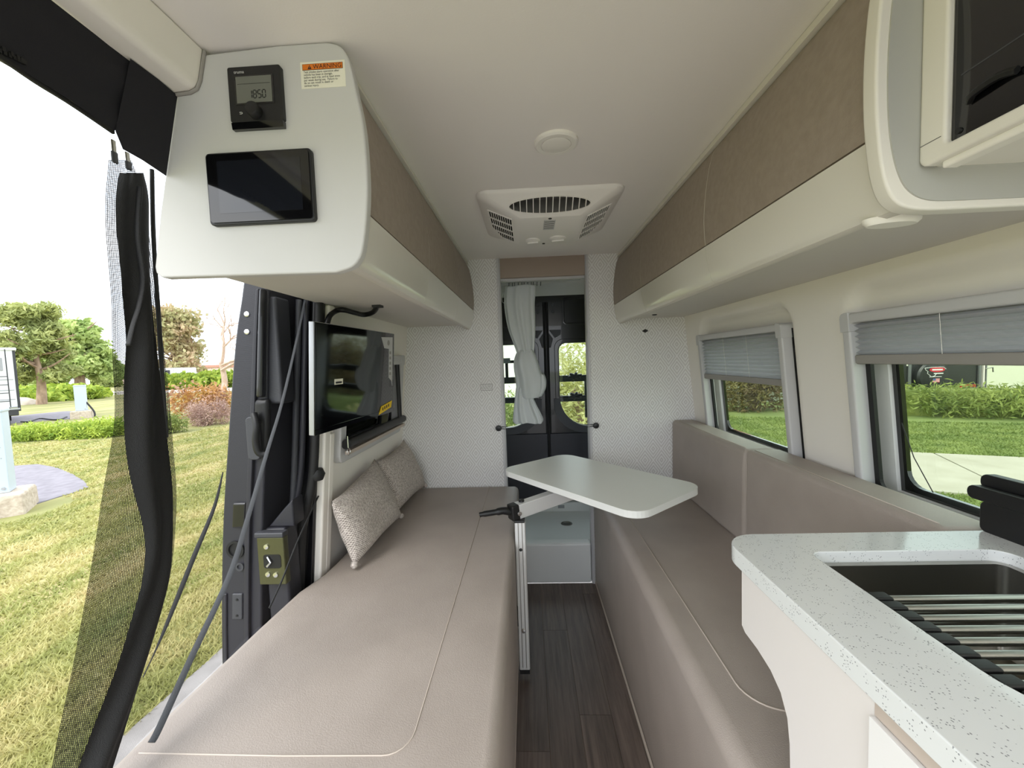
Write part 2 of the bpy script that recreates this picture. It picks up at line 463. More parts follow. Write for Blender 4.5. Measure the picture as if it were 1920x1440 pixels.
def spline(pts, n=6):
    """Catmull-Rom through points of any dimension"""
    P = [np.array(p, float) for p in pts]; out = []
    for i in range(len(P) - 1):
        p0 = P[max(i - 1, 0)]; p1 = P[i]; p2 = P[i + 1]; p3 = P[min(i + 2, len(P) - 1)]
        for k in range(n):
            t = k / n
            out.append(tuple(0.5 * (2 * p1 + (p2 - p0) * t + (2 * p0 - 5 * p1 + 4 * p2 - p3) * t * t + (3 * p1 - p0 - 3 * p2 + p3) * t ** 3)))
    out.append(tuple(P[-1]))
    return out

def text(name, s, size, material, parent, fn, depth=0.0004, align='LEFT', xscale=1.0):
    """lettering: fn(u, v, d) maps the text plane to the world"""
    cu = bpy.data.curves.new('txt', 'FONT'); cu.body = s; cu.size = size; cu.align_x = align
    cu.resolution_u = 2
    ob = bpy.data.objects.new('txt', cu); C.objects.link(ob)
    dg = bpy.context.evaluated_depsgraph_get()
    me = bpy.data.meshes.new_from_object(ob.evaluated_get(dg))
    bpy.data.objects.remove(ob, do_unlink=True); bpy.data.curves.remove(cu)
    for v in me.vertices: v.co = Vector(fn(v.co.x * xscale, v.co.y, depth))
    me.name = name; me.materials.clear()
    return finish(name, me, material, parent)

def sheet(name, grid, material, parent=None, smooth=180, uvscale=None, closed=False):
    """grid[i][j] of points; UV in metres measured along the sheet"""
    n, m = len(grid), len(grid[0])
    vs = [tuple(p) for r in grid for p in r]
    fs = [(i * m + j, i * m + j + 1, (i + 1) * m + j + 1, (i + 1) * m + j) for i in range(n - 1) for j in range(m - 1)]
    me = bpy.data.meshes.new(name); me.from_pydata(vs, [], fs)
    G = np.array(grid, float)
    du = np.zeros((n, m)); dv = np.zeros((n, m))
    du[:, 1:] = np.cumsum(np.linalg.norm(np.diff(G, axis=1), axis=2), axis=1)
    dv[1:, :] = np.cumsum(np.linalg.norm(np.diff(G, axis=0), axis=2), axis=0)
    lay = me.uv_layers.new(name='UVMap')
    idx = np.empty(len(me.loops), int); me.loops.foreach_get('vertex_index', idx)
    uv = np.stack([du.ravel()[idx], dv.ravel()[idx]], 1).ravel()
    lay.data.foreach_set('uv', uv)
    return finish(name, me, material, parent, smooth)

XYZ = lambda u, v, d: (u, v, d)
XZ = lambda u, v, d: (u, d, v)          # a panel facing along y
YZ = lambda u, v, d: (d, u, v)          # a panel facing along x

CEIL = 1.965
BACK = 2.36
ZG = -0.65
def wx(z): return 0.813 + 0.0957 * (1.585 - z)
RW = lambda y, z, d: (wx(z) - d, y, z)        # on the right wall, d inward
LW = lambda y, z, d: (-(wx(z) - d), y, z)     # on the left wall, d inward

# ================================================================== THE VAN'S SHELL
# floor : sub-floor with separate vinyl planks
fl = thing('floor', 'dark brown wood-look plank floor in the aisle between the benches', 'floor', kind='structure')
MB().box(-0.90, 0.90, -0.8, BACK, -0.06, -0.004).build('subfloor', 'subfloor', fl)
pw, plank_me = 0.121, None
for k in range(8):
    x0 = -0.43 + k * pw
    y = -0.8 + (0.0, 0.55, 0.24, 0.72, 0.12, 0.46, 0.85, 0.33)[k] * -1.2
    while y < BACK:
        y0, y1 = max(y, -0.8), min(y + 1.2, BACK)
        if y1 - y0 > 0.03:
            MB().box(x0 + .0007, x0 + pw - .0007, y0 + .0008, y1 - .0008, -0.004, 0.0).build('plank', 'plank', fl)
        y += 1.2

tag(MB().prism(rrect(-0.80, 0.80, -0.8, 3.35, 0.001, 1), XYZ, CEIL, CEIL + 0.05).build('ceiling', 'ceiling'),
    'smooth warm white van ceiling with the air conditioner and round light', 'ceiling', kind='structure')

# rear partition with the doorway
wb = thing('wall_back', 'white partition wall with a nested diamond line pattern', 'wall', (0, BACK, 0), kind='structure')
DL, DR = -0.262, 0.262
def wallside(s):
    p = [(s * 0.262, 0.0), (s * 0.262, CEIL), (s * 0.82, CEIL), (s * wx(1.585), 1.585), (s * (wx(0.6) + .0), 0.6), (s * wx(0.0), 0.0)]
    return MB().prism(p if s > 0 else p[::-1], XZ, BACK, BACK + 0.03)
wallside(-1).build('partition_panel', 'wallpaper', wb)
wallside(1).build('partition_panel', 'wallpaper', wb)
MB().box(DL, DR, BACK + 0.004, BACK + 0.03, 1.852, CEIL).build('header_panel', 'brown_header', wb)

d1 = thing('door_1', 'grey metal edge trim around the bathroom doorway', 'door frame', (0, BACK, 0), kind='structure')
for s in (-1, 1):
    # a backing strip with two proud lips : the groove between them is open
    t_ = MB().box(s * 0.247, s * 0.266, BACK - 0.002, BACK + 0.045, 0.0, CEIL).build('jamb_trim', 'window_grey', d1)
    for x0, x1 in ((0.247, 0.2495), (0.2530, 0.266)):
        MB().box(s * x0, s * x1, BACK - 0.009, BACK - 0.001, 0.0, CEIL).build('trim_lip', 'window_grey', t_)
MB().box(-0.247, 0.247, BACK + 0.03, BACK + 0.06, 1.838, 1.854).build('curtain_track', 'window_grey', d1)

# side walls ---------------------------------------------------------------
def smooth01(t): t = max(0.0, min(1.0, t)); return t * t * (3 - 2 * t)
def pocket(y, z, wins):
    """depth of the pressed pocket round each window"""
    d = 0.0
    for (y0, y1, z0, z1) in wins:
        r = 0.09; yy0, yy1, zz0, zz1 = y0 - 0.035, y1 + 0.03, z0 - 0.03, z1 + 0.085
        qx = abs(y - (yy0 + yy1) / 2) - (yy1 - yy0) / 2 + r; qz = abs(z - (zz0 + zz1) / 2) - (zz1 - zz0) / 2 + r
        sdf = math.hypot(max(qx, 0), max(qz, 0)) + min(max(qx, qz), 0) - r
        d = max(d, 0.032 * smooth01((0.012 - sdf) / 0.045))
    return d
WINS_R = [(1.475, 2.155, 0.93, 1.455), (0.30, 1.175, 0.93, 1.455)]
def side_wall(name, sgn, ya, yb, wins, holes, label):
    ys = sorted(set([ya, yb] + [q for h in holes for q in h[:2]] + list(np.arange(ya, yb, 0.0125))))
    zs = sorted(set([0.0, 0.3, CEIL] + [q for h in holes for q in h[2:]] + list(np.arange(0.55, 1.62, 0.0125))))
    ys = [y for i, y in enumerate(ys) if i == 0 or y - ys[i - 1] > 1e-4]; zs = [z for i, z in enumerate(zs) if i == 0 or z - zs[i - 1] > 1e-4]
    vs = [(sgn * (wx(z) + pocket(y, z, wins)), y, z) for z in zs for y in ys]; n = len(ys)
    fs = []
    for i in range(len(zs) - 1):
        for j in range(n - 1):
            cy, cz = (ys[j] + ys[j + 1]) / 2, (zs[i] + zs[i + 1]) / 2
            if any(h[0] < cy < h[1] and h[2] < cz < h[3] for h in holes): continue
            fs.append((i * n + j, i * n + j + 1, (i + 1) * n + j + 1, (i + 1) * n + j))
    me = bpy.data.meshes.new(name); me.from_pydata(vs, [], fs)
    o = finish(name, me, 'cream_plastic', None, 60)
    return tag(o, label, 'wall', kind='structure')
HOLES_R = [(1.485, 2.155, 0.945, 1.445), (0.31, 1.172, 0.945, 1.445)]
side_wall('wall_right', 1, -0.8, BACK, WINS_R, HOLES_R, 'cream moulded side wall with two shaded windows above the right bench')
WIN_L = (1.51, 2.24, 0.995, 1.42)
side_wall('wall_left', -1, 1.425, BACK, [], [(1.55, 2.20, 1.035, 1.38)], 'cream side wall behind the television and the cushions')

# outer white body skin of the right side, with the window openings
def skin(name, sgn, ya, yb, holes, off, material, label):
    b = MB()
    ys = sorted(set([ya, yb] + [q for h in holes for q in h[:2]])); zs = sorted(set([0.0, CEIL + .05] + [q for h in holes for q in h[2:]]))
    for i in range(len(ys) - 1):
        for j in range(len(zs) - 1):
            cy, cz = (ys[i] + ys[i + 1]) / 2, (zs[j] + zs[j + 1]) / 2
            if any(h[0] < cy < h[1] and h[2] < cz < h[3] for h in holes): continue
            pts = [(ys[i], zs[j]), (ys[i + 1], zs[j]), (ys[i + 1], zs[j + 1]), (ys[i], zs[j + 1])]
            b.prism(pts, lambda u, v, d: (sgn * (wx(v) + off + d), u, v), 0, 0.012)
    return tag(b.build(name, material), label, 'wall', kind='structure')
skin('wall_outer_right', 1, -0.8, 3.35, [(1.47, 2.18, 0.945, 1.45), (0.27, 1.165, 0.955, 1.45)], 0.075, 'van_white', 'white outer body panel seen through the gap beside the window panes')
skin('wall_outer_left', -1, 1.43, 3.35, [(1.55, 2.20, 1.035, 1.38)], 0.075, 'van_black_matte', 'dark outer body panel behind the left wall')

# windows -------------------------------------------------------------------
def window(name, label, mp, y0, y1, z0, z1, fw, prot, pane, shade_to=None, pleats=0, far=True):
    w = thing(name, label, 'window', mp((y0 + y1) / 2, z0, 0), kind='structure')
    b = MB(); b.ring(rrect(y0, y1, z0, z1, 0.035), rrect(y0 + fw, y1 - fw, z0 + fw, z1 - fw, 0.012), mp, -0.036, prot)
    fr = b.build('window_frame', 'window_grey', w, bevel=0.006, seg=2)
    for yy, s in ((y0, 1), (y1, -1)):      # raised corner pieces
        MB().prism(rrect(min(yy - s * .002, yy + s * (fw + .002)), max(yy - s * .002, yy + s * (fw + .002)), z1 - 0.052, z1 + 0.002, (0.016, 0.002, 0.002, 0.002) if s < 0 else (0.002, 0.016, 0.002, 0.002), 3), mp, -0.03, prot + 0.003).build('corner_piece', 'window_grey', fr, bevel=0.004, seg=2)
    i0, i1, j0, j1 = y0 + fw, y1 - fw, z0 + fw, z1 - fw
    # black gasket, then the white body shows, then the black edge of the pane
    MB().ring(rrect(i0 - .03, i1 + .03, j0 - .03, j1 + .03, 0.02), rrect(i0 + .016, i1 - .016, j0 + .016, j1 - .016, 0.03), mp, -0.024, -0.014).build('gasket', 'rubber', w)
    gy1 = pane[1]
    MB().ring(rrect(pane[0] - 0.0, gy1 + 0.0, pane[2], pane[3], 0.05), rrect(pane[0] + .042, gy1 - .042, pane[2] + .042, pane[3] - .042, 0.04), mp, -0.098, -0.086).build('pane_border', 'black_gloss', w)
    MB().prism(rrect(pane[0] + .01, gy1 - .01, pane[2] + .01, pane[3] - .01, 0.045), mp, -0.0960, -0.0915).build('window_pane', 'pane', w)
    if shade_to is not None:
        n = pleats; top = z1 - fw; g = []
        for k in range(2 * n + 1):
            z = top + (shade_to + 0.024 - top) * k / (2 * n)
            d = -0.004 + (0.015 if k % 2 else 0.0)
            g.append([mp(i0 + .002 + (i1 - i0 - .004) * t / 6, z, d) for t in range(7)])
        sh = sheet('pleated_shade', g, 'shade_grey', w, smooth=0)
        MB().prism(rrect(i0, i1, shade_to, shade_to + 0.026, 0.004, 2), mp, -0.014, 0.014).build('shade_rail', 'shade_rail', sh, bevel=0.003, seg=1)
        for t in ((0.36, 0.66) if y0 > 1.2 else (0.28, 0.72)):
            MB().tube([mp(i1 - (i1 - i0) * t, top, 0.012), mp(i1 - (i1 - i0) * t, shade_to + .02, 0.012)], 0.0006, 4).build('shade_cord', 'white_plastic', sh)
    return w
w1 = window('window_1', 'grey framed window with a long pleated shade, next to the partition', RW, 1.465, 2.175, 0.92, 1.465, 0.028, 0.022, (1.45, 2.20, 0.925, 1.47), 1.236, 11)
w2 = window('window_2', 'grey framed window with a short pleated shade above the counter', RW, 0.29, 1.192, 0.92, 1.465, 0.028, 0.022, (0.25, 1.185, 0.935, 1.47), 1.322, 6)
w3 = window('window_3', 'small grey framed window behind the television', LW, 1.49, 2.235, 0.985, 1.415, 0.05, 0.03, (1.52, 2.21, 1.0, 1.40))

# ================================================================== OVERHEAD CABINETS
PROF = [(0.452, 1.950), (0.436, 1.928), (0.424, 1.890), (0.414, 1.830), (0.408, 1.765), (0.4075, 1.715), (0.411, 1.667), (0.418, 1.618), (0.428, 1.578), (0.438, 1.563)]
PS = spline(PROF, 5)
def cab_pts(z0, z1):
    zz = [p[1] for p in PS][::-1]; xx = [p[0] for p in PS][::-1]
    mid = [p for p in PS if z0 + 2e-4 < p[1] < z1 - 2e-4]
    return [(float(np.interp(z1, zz, xx)), z1)] + mid + [(float(np.interp(z0, zz, xx)), z0)]
def curved(sgn, z0, z1, y0, y1, thick, out=0.0):
    pts = cab_pts(z0, z1)
    loop = [(x - out, z) for x, z in pts] + [(x + thick, z) for x, z in pts[::-1]]
    return MB().prism(loop, lambda u, v, d: (sgn * u, d, v), y0, y1)
def cabinet(sgn, yfront, seams, label):
    t = thing('overhead_cabinet', label, 'cabinet', (sgn * 0.6, (yfront + BACK) / 2, 1.56))
    body = [(x + 0.013, z) for x, z in PS] + [(0.50, 1.586), (0.815, 1.586), (0.80, CEIL - .002), (0.455, CEIL - .002)]
    MB().prism(body, lambda u, v, d: (sgn * u, d, v), yfront + 0.012, BACK - 0.001).build('body', 'carcass', t)
    ys = [yfront + 0.012] + seams + [BACK - 0.002]
    for a, b in zip(ys[:-1], ys[1:]):
        curved(sgn, 1.6706, 1.936, a + 0.0022, b - 0.0022, 0.011).build('cabinet_door', 'brown', t, smooth=40)
        curved(sgn, 1.5630, 1.6668, a + 0.0006, b - 0.0006, 0.0118, 0.0012).build('fascia_panel', 'fascia', t, smooth=40)
    for y in seams:
        curved(sgn, 1.6702, 1.936, y - .0019, y + .0019, 0.010, -0.0006).build('door_edge', 'carcass', t, smooth=40)
    MB().prism([(0.430, 1.9385), (0.452, 1.9385), (0.462, CEIL - .001), (0.440, CEIL - .001)], lambda u, v, d: (sgn * u, d, v), yfront, BACK - .001).build('top_trim', 'cream_trim', t)
    # rolled lower lip
    MB().prism([(0.437, 1.5625), (0.446, 1.558), (0.462, 1.562), (0.505, 1.5855), (0.44, 1.5855)], lambda u, v, d: (sgn * u, d, v), yfront + .012, BACK - .001).build('lower_lip', 'carcass', t, smooth=50)
    return t
KE = 0.755 / 0.80
def SX(x): return -0.1 + (x + 0.1) * KE
def SZ(z): return 1.364 + (z - 1.364) * KE
EP = 0.755
cl = cabinet(-1, 0.775, [1.297, 1.842], 'overhead cabinet with the control screens on its end panel')
cr_ = cabinet(1, 0.60, [1.165, 1.805], 'overhead cabinet with brown doors above the two shaded windows')

# left end panel (light, flat, rounded inner corners)
lp = [(-0.722, 1.992), (-0.572, 2.001), (-0.49, 2.001), (-0.465, 1.998), (-0.444, 1.988), (-0.430, 1.960), (-0.420, 1.904), (-0.411, 1.85), (-0.4075, 1.80), (-0.407, 1.741), (-0.409, 1.70), (-0.415, 1.648),
      (-0.424, 1.60), (-0.434, 1.578), (-0.450, 1.564), (-0.482, 1.555), (-0.848, 1.560), (-0.860, 1.57), (-0.861, 1.583), (-0.840, 1.689), (-0.823, 1.762), (-0.793, 1.917), (-0.748, 1.923), (-0.735, 1.939)]
lp = lp[:2] + spline(lp[2:16], 4) + lp[16:]
lp = [(SX(x), min(SZ(z), CEIL - .001)) for x, z in lp]
MB().prism(lp[::-1], XZ, EP, EP + .022).build('end_panel', 'end_panel', cl, bevel=0.004, seg=2)
# right end panel : cream rim and grey inset
def curve_panel(head, mid, tail): return head + spline(mid, 5) + tail
rp = curve_panel([(0.80, CEIL - .001)], [(0.425, CEIL - .001), (0.408, 1.92), (0.397, 1.86), (0.391, 1.80), (0.389, 1.74), (0.391, 1.68), (0.398, 1.62), (0.408, 1.583), (0.424, 1.563), (0.448, 1.555), (0.48, 1.553)], [(0.815, 1.553)])
MB().prism(rp, XZ, 0.588, 0.612).build('end_panel', 'cream_trim', cr_, bevel=0.004, seg=2)
gp = curve_panel([(0.80, CEIL - .002)], [(0.443, CEIL - .002), (0.422, 1.92), (0.411, 1.86), (0.405, 1.80), (0.403, 1.74), (0.405, 1.68), (0.412, 1.63), (0.424, 1.594), (0.44, 1.575), (0.462, 1.566), (0.49, 1.564)], [(0.815, 1.563)])
MB().prism(gp, XZ, 0.5855, 0.60).build('end_inset', 'grey_panel', cr_, smooth=0)

# thermostat -----------------------------------------------------------------
E8 = lambda u, v, d: (SX(u), d, SZ(v))       # panel coordinates -> the end panel
def ebox(x0, x1, d0, d1, z0, z1): return MB().prism([(x0, z0), (x1, z0), (x1, z1), (x0, z1)], E8, EP - d1, EP - d0)
t = thing('thermostat', 'square black heater control with a dial and a small display reading 1850', 'thermostat', (SX(-0.6165), EP, SZ(1.84)))
MB().prism(rrect(-0.670, -0.564, 1.852, 1.956, 0.004, 3), E8, EP - 0.010, EP + .001).build('body', 'black_plastic', t, bevel=0.0015, seg=2)
MB().prism([(EP - .010, 1.8515), (EP - .008, 1.8395), (EP, 1.8395), (EP, 1.8515)], lambda u, v, d: (SX(d), u, SZ(v)), -0.669, -0.565).build('lower_lip', 'black_gloss', t)
ebox(-0.6565, -0.5785, .0095, .0108, 1.8840, 1.939).build('screen_bezel', 'black_gloss', t)
lc = ebox(-0.6530, -0.5820, .0105, .0116, 1.8865, 1.9360).build('display', 'lcd', t)
FX = lambda x0, z0, y: (lambda u, v, d: (SX(x0 + u), y - d, SZ(z0 + v)))
ebox(-0.650, -0.5845, .0114, .0118, 1.9215, 1.9221).build('display_rule', 'ink', lc)

def seg7(ch, x0, z0, w, h, b):
    S = {'1': 'bc', '8': 'abcdefg', '5': 'afgcd', '0': 'abcdef'}[ch]; th = 0.0016
    def q4(xa, xb, za, zb): b.prism([(xa, za), (xb, za), (xb, zb), (xa, zb)], E8, EP - .0120, EP - .0114)
    for q in S:
        if q in 'adg':
            z = {'a': z0 + h, 'd': z0, 'g': z0 + h / 2}[q]; q4(x0 + th * .6, x0 + w - th * .6, z - th / 2, z + th / 2)
        else:
            x = x0 if q in 'ef' else x0 + w; zz = z0 + (h / 2 if q in 'bf' else 0); q4(x - th / 2, x + th / 2, zz + th * .5, zz + h / 2 - th * .5)
b = MB()
for k, ch in enumerate('1850'): seg7(ch, -0.6285 + k * 0.0092, 1.8945, 0.0062, 0.0145, b)
b.build('digits', 'ink', lc)
text('lettering', 'truma', 0.0085, 'white_print', t, FX(-0.6565, 1.9430, EP - .010))
b = MB(); b.tube([E8(u, v, EP - .0103) for u, v in ((-0.6505, 1.870), (-0.646, 1.870), (-0.6445, 1.8685), (-0.646, 1.867), (-0.650, 1.867))], 0.0005, 5)
b.build('return_mark', 'white_print', t)
MB().lathe([(0.0125, 0), (0.0125, 0.014), (0.0105, 0.0165), (0, 0.0165)], E8(-0.617, 1.868, EP - .0095), (0, -1, 0), 28).build('dial', 'black_plastic', t, smooth=40)

# touch screen ----------------------------------------------------------------
t = thing('touch_screen', 'black wall tablet with a glossy dark screen below the thermostat', 'tablet', (SX(-0.62), EP, SZ(1.656)))
MB().prism(rrect(-0.728, -0.5125, 1.6555, 1.796, 0.008), E8, EP - .010, EP + .001).build('case', 'black_plastic', t, bevel=0.002, seg=2)
MB().prism(rrect(-0.7235, -0.5170, 1.660, 1.7915, 0.006), E8, EP - .0125, EP - .0095).build('glass', 'black_gloss', t)
ebox(-0.703, -0.534, .0120, .0128, 1.677, 1.778).build('display', 'screen_off', t)

# warning label -----------------------------------------------------------------
t = thing('warning_label', 'white sticker headed WARNING on an orange bar', 'sticker', (SX(-0.484), EP, SZ(1.913)))
ebox(-0.5285, -0.4395, -.0003, .0006, 1.9135, 1.9635).build('backing', 'label_white', t)
ebox(-0.5245, -0.4435, .0004, .0009, 1.9478, 1.9595).build('bar_border', 'ink', t)
ebox(-0.5238, -0.4442, .0007, .0012, 1.9485, 1.9588).build('orange_bar', 'orange', t)
text('lettering', 'WARNING', 0.0118, 'ink', t, FX(-0.5030, 1.9496, EP - .0011), 0.0003)
MB().prism([(-0.5135, 1.9495), (-0.5058, 1.9495), (-0.50965, 1.9572)], E8, EP - .0015, EP - .0011).build('warning_triangle', 'ink', t)
ebox(-0.5100, -0.5093, .0014, .0018, 1.9512, 1.9550).build('exclamation_mark', 'orange', t)
for k, s in enumerate(('Test smoke alarm operation after', 'vehicle has been in storage,', 'before each trip, and at least once', 'per week during use.  Failure to', 'do so can result in death or', 'serious injury.')):
    text('lettering', s, 0.0060, 'ink', t, FX(-0.5225, 1.9424 - k * 0.0051, EP - .0006), 0.0003, xscale=0.87)

# small light under the right cabinet
t = thing('reading_light', 'small oval white light under the end of the right cabinet', 'light', (0.47, 0.66, 1.54))
RL = [(0.467 + 0.040 * math.cos(a) - 0.004 * math.sin(a), 0.650 + 0.021 * math.sin(a)) for a in [2 * PI * k / 28 for k in range(28)]]
b = MB(); b.loft([[(x, y, 1.5635) for x, y in RL], [(0.467 + (x - .467) * .98, .65 + (y - .65) * .98, 1.558) for x, y in RL], [(0.467 + (x - .467) * .85, .65 + (y - .65) * .8, 1.553) for x, y in RL]])
b.build('housing', 'white_plastic', t, smooth=40)
MB().lathe([(0.005, 0), (0.005, .0015), (0, .0015)], (0.442, 0.650, 1.5550), (0, 0, -1), 12).build('switch', 'window_grey', t)

# ================================================================== CEILING FITTINGS
t = thing('ceiling_light', 'round flat white ceiling light in front of the air conditioner', 'light', (-0.003, 1.142, CEIL - .012))
MB().lathe([(0.061, 0), (0.060, .007), (0.055, .0105), (0.0425, .0105), (0.0415, 0.008), (0.0405, 0.008)], (-0.003, 1.142, CEIL + .0005), (0, 0, -1), 48).build('trim_ring', 'white_plastic', t, smooth=35)
MB().lathe([(0.0405, 0.0), (0.0400, .0098), (0.036, .0112), (0, .0112)], (-0.003, 1.142, CEIL), (0, 0, -1), 48).build('diffuser', 'white_plastic', t, smooth=35)

ac = thing('air_conditioner', 'cream air conditioner ceiling unit with two side grilles and a front vent', 'air conditioner', (0, 1.66, 1.885))
N = 8
R0 = rrect(-0.268, 0.262, 1.425, 1.985, (0.11, 0.11, 0.045, 0.045), N)
R1 = rrect(-0.267, 0.261, 1.427, 1.98, (0.11, 0.11, 0.045, 0.045), N)
R2 = rrect(-0.258, 0.252, 1.434, 1.955, (0.10, 0.10, 0.04, 0.04), N)
R3 = rrect(-0.130, 0.128, 1.515, 1.865, (0.03, 0.03, 0.02, 0.02), N)
RINGS = [[(x, y, z) for x, y in R] for R, z in ((R0, CEIL - .0005), (R1, 1.957), (R2, 1.949), (R3, 1.893))]
NR = len(R0); HV = [q for r in RINGS for q in r]; HF = []
OPEN = {2 * N + 1: 'left', 3 * N + 2: 'near', 4 * N + 3: 'right'}       # the sloping faces that carry an opening
for k in range(3):
    for i in range(NR):
        if k == 2 and i in OPEN: continue
        j = (i + 1) % NR; HF.append((k * NR + i, k * NR + j, (k + 1) * NR + j, (k + 1) * NR + i))
HF.append(tuple(3 * NR + i for i in range(NR)))
def slope(p00, p10, p01, lift=0.0):
    p00, p10, p01 = Vector(p00), Vector(p10), Vector(p01); n = (p10 - p00).cross(p01 - p00).normalized()
    if n.z > 0: n = -n
    return lambda u, v, d: tuple(p00 + (p10 - p00) * u + (p01 - p00) * v + n * (d + lift))
from mathutils.geometry import tessellate_polygon
def holed(i, hole, axis):
    """face number i of the lowest band, with the loop of points hole cut out of it"""
    j = (i + 1) % NR; quad = [RINGS[2][i], RINGS[2][j], RINGS[3][j], RINGS[3][i]]
    flat = lambda p: Vector((p[axis], p[2], 0))
    tris = tessellate_polygon([[flat(p) for p in quad], [flat(p) for p in hole]])
    k = len(HV); HV.extend(quad + list(hole)); HF.extend([tuple(k + q for q in t_) for t_ in tris])
lo_, hi_, ua, ub = 0.12, 0.80, 0.065, 0.895
def vend(u): return hi_ - max(0.0, u - 0.60) * 1.0
for s, xi, xo, fi in ((-1, -0.130, -0.258, 2 * N + 1), (1, 0.128, 0.252, 4 * N + 3)):
    fn = slope((xi, 1.515, 1.893), (xi, 1.865, 1.893), (xo, 1.515, 1.949))
    us = [ua + (ub - ua) * k / 10 for k in range(11)]
    loop = [fn(ua, lo_, 0), fn(ub, lo_, 0)] + [fn(u, vend(u), 0) for u in us[::-1]]
    holed(fi, loop, 1)
    b = MB(); b.loft([loop, [(x, y, 1.9625) for x, y, z in loop]], cap0=False, cap1=True); b.build('grille_filter', 'filter_foam', ac)
    b = MB()
    for k in range(11):                       # bars running front to back across the opening
        v = lo_ + (hi_ - lo_) * k / 10
        ue = ub if v < vend(ub) else min(ub, 0.60 + (hi_ - v) / 1.0)
        b.bar(fn(ua - .004, v, 0.0), fn(ue + .004, v, 0.0), 0.0026, 0.004)
    o = b.build('grille_bars', 'ac_white', ac); o['kind'] = 'stuff'
    for q in range(5):
        u = ua + (ub - ua) * q / 4
        MB().bar(fn(u, lo_ - .02, 0.0005), fn(u, vend(u) + .02, 0.0005), 0.0065, 0.004).build('grille_rib', 'ac_white', ac)
# front vent : a wide lens-shaped opening in the slope towards the kitchen
fn = slope((0, 1.434, 1.949), (1, 1.434, 1.949), (0, 1.515, 1.893))
OA, OH, OC = 0.146, 0.33, 0.48
ov = [(OA * math.cos(a) - .004, OC + OH * math.sin(a)) for a in [2 * PI * k / 40 for k in range(40)]]
vl = [fn(u, v, 0) for u, v in ov]
holed(3 * N + 2, vl, 0)
b = MB(); b.loft([vl, [(x, y + .03, 1.9625) for x, y, z in vl]], cap0=False, cap1=True); b.build('vent_duct', 'duct', ac, smooth=60)
b = MB(); b.ring([(u * 1.025, OC + (v - OC) * 1.10) for u, v in ov], ov, fn, -0.001, 0.003); b.build('vent_rim', 'ac_white', ac)
for k in range(12):
    u = -0.004 - 0.130 + 0.26 * k / 11; hh = OH * math.sqrt(max(0.02, 1 - ((u + .004) / OA) ** 2))
    MB().bar(fn(u, OC - hh, -0.002), fn(u, OC + hh, -0.002), 0.0028, 0.012, up=(0, -1, -1)).build('vent_fin', 'ac_white', ac)
hb = MB(); hb.v = [tuple(q) for q in HV]; hb.f = HF
hbm = hb.bm(); bmesh.ops.remove_doubles(hbm, verts=hbm.verts, dist=1e-5); bmesh.ops.recalc_face_normals(hbm, faces=hbm.faces)
hme = bpy.data.meshes.new('housing'); hbm.to_mesh(hme); hbm.free(); finish('housing', hme, 'ac_white', ac, 28)
for x, y, r in ((-0.062, 1.79, 0.033), (0.047, 1.775, 0.036)):
    k = MB().lathe([(r, 0), (r * .96, .004), (r * .7, .009), (0, .0095)], (x, y, 1.893), (0, 0, -1), 26).build('dial', 'ac_white', ac, smooth=35)
    MB().bar((x - r * .75, y + .004, 1.8815), (x + r * .75, y - .004, 1.8815), 0.008, 0.007).build('dial_grip', 'ac_white', k, bevel=.002, seg=1)
MB().box(-0.022, 0.022, 1.545, 1.655, 1.8915, 1.8935).build('rating_plate', 'window_grey', ac)
for q in range(4): MB().box(-0.019, 0.019, 1.560 + q * .024, 1.563 + q * .024, 1.8911, 1.8916).build('plate_rule', 'ink', ac)
for x, y in ((0.0, 1.530), (-0.012, 1.848)):
    MB().lathe([(0.007, 0), (0.006, .0025), (0, .003)], (x, y, 1.8932), (0, 0, -1), 12).build('screw', 'black_plastic', ac)

# ================================================================== MICROWAVE AND ITS CABINET
t = thing('microwave', 'black glass microwave in a cream surround beside the right overhead cabinet', 'microwave', (0.65, 0.40, 1.60))
MB().ring(rrect(0.13, 0.586, 1.607, 1.955, 0.012), rrect(0.18, 0.551, 1.624, 1.90, 0.006), YZ, 0.445, 0.47).build('surround', 'cream_trim', t, bevel=0.004, seg=2)
MB().box(0.47, 0.80, 0.13, 0.5855, 1.610, 1.955).build('case', 'cream_trim', t)
MB().box(0.4445, 0.4452, 0.556, 0.583, 1.6355, 1.6362).build('seam', 'trim_dark', t)
MB().box(0.452, 0.4705, 0.181, 0.550, 1.625, 1.899).build('door', 'black_gloss', t)
MB().box(0.4515, 0.453, 0.19, 0.540, 1.700, 1.7015).build('door_rule', 'trim_dark', t)
b = MB(); b.tube(spline([(0.4515, 0.53, 1.662), (0.446, 0.520, 1.666), (0.445, 0.495, 1.668), (0.447, 0.478, 1.664)], 4), 0.0045, 6)
b.build('latch', 'black_plastic', t, smooth=60)
MB().lathe([(0.004, 0), (0.0035, .002), (0, .002)], (0.452, 0.541, 1.634), (-1, 0, 0), 12).build('screw', 'black_plastic', t)
MB().box(0.455, 0.475, 0.16, 0.565, 1.598, 1.609).build('bottom_trim', 'white_plastic', t, bevel=.003, seg=2)

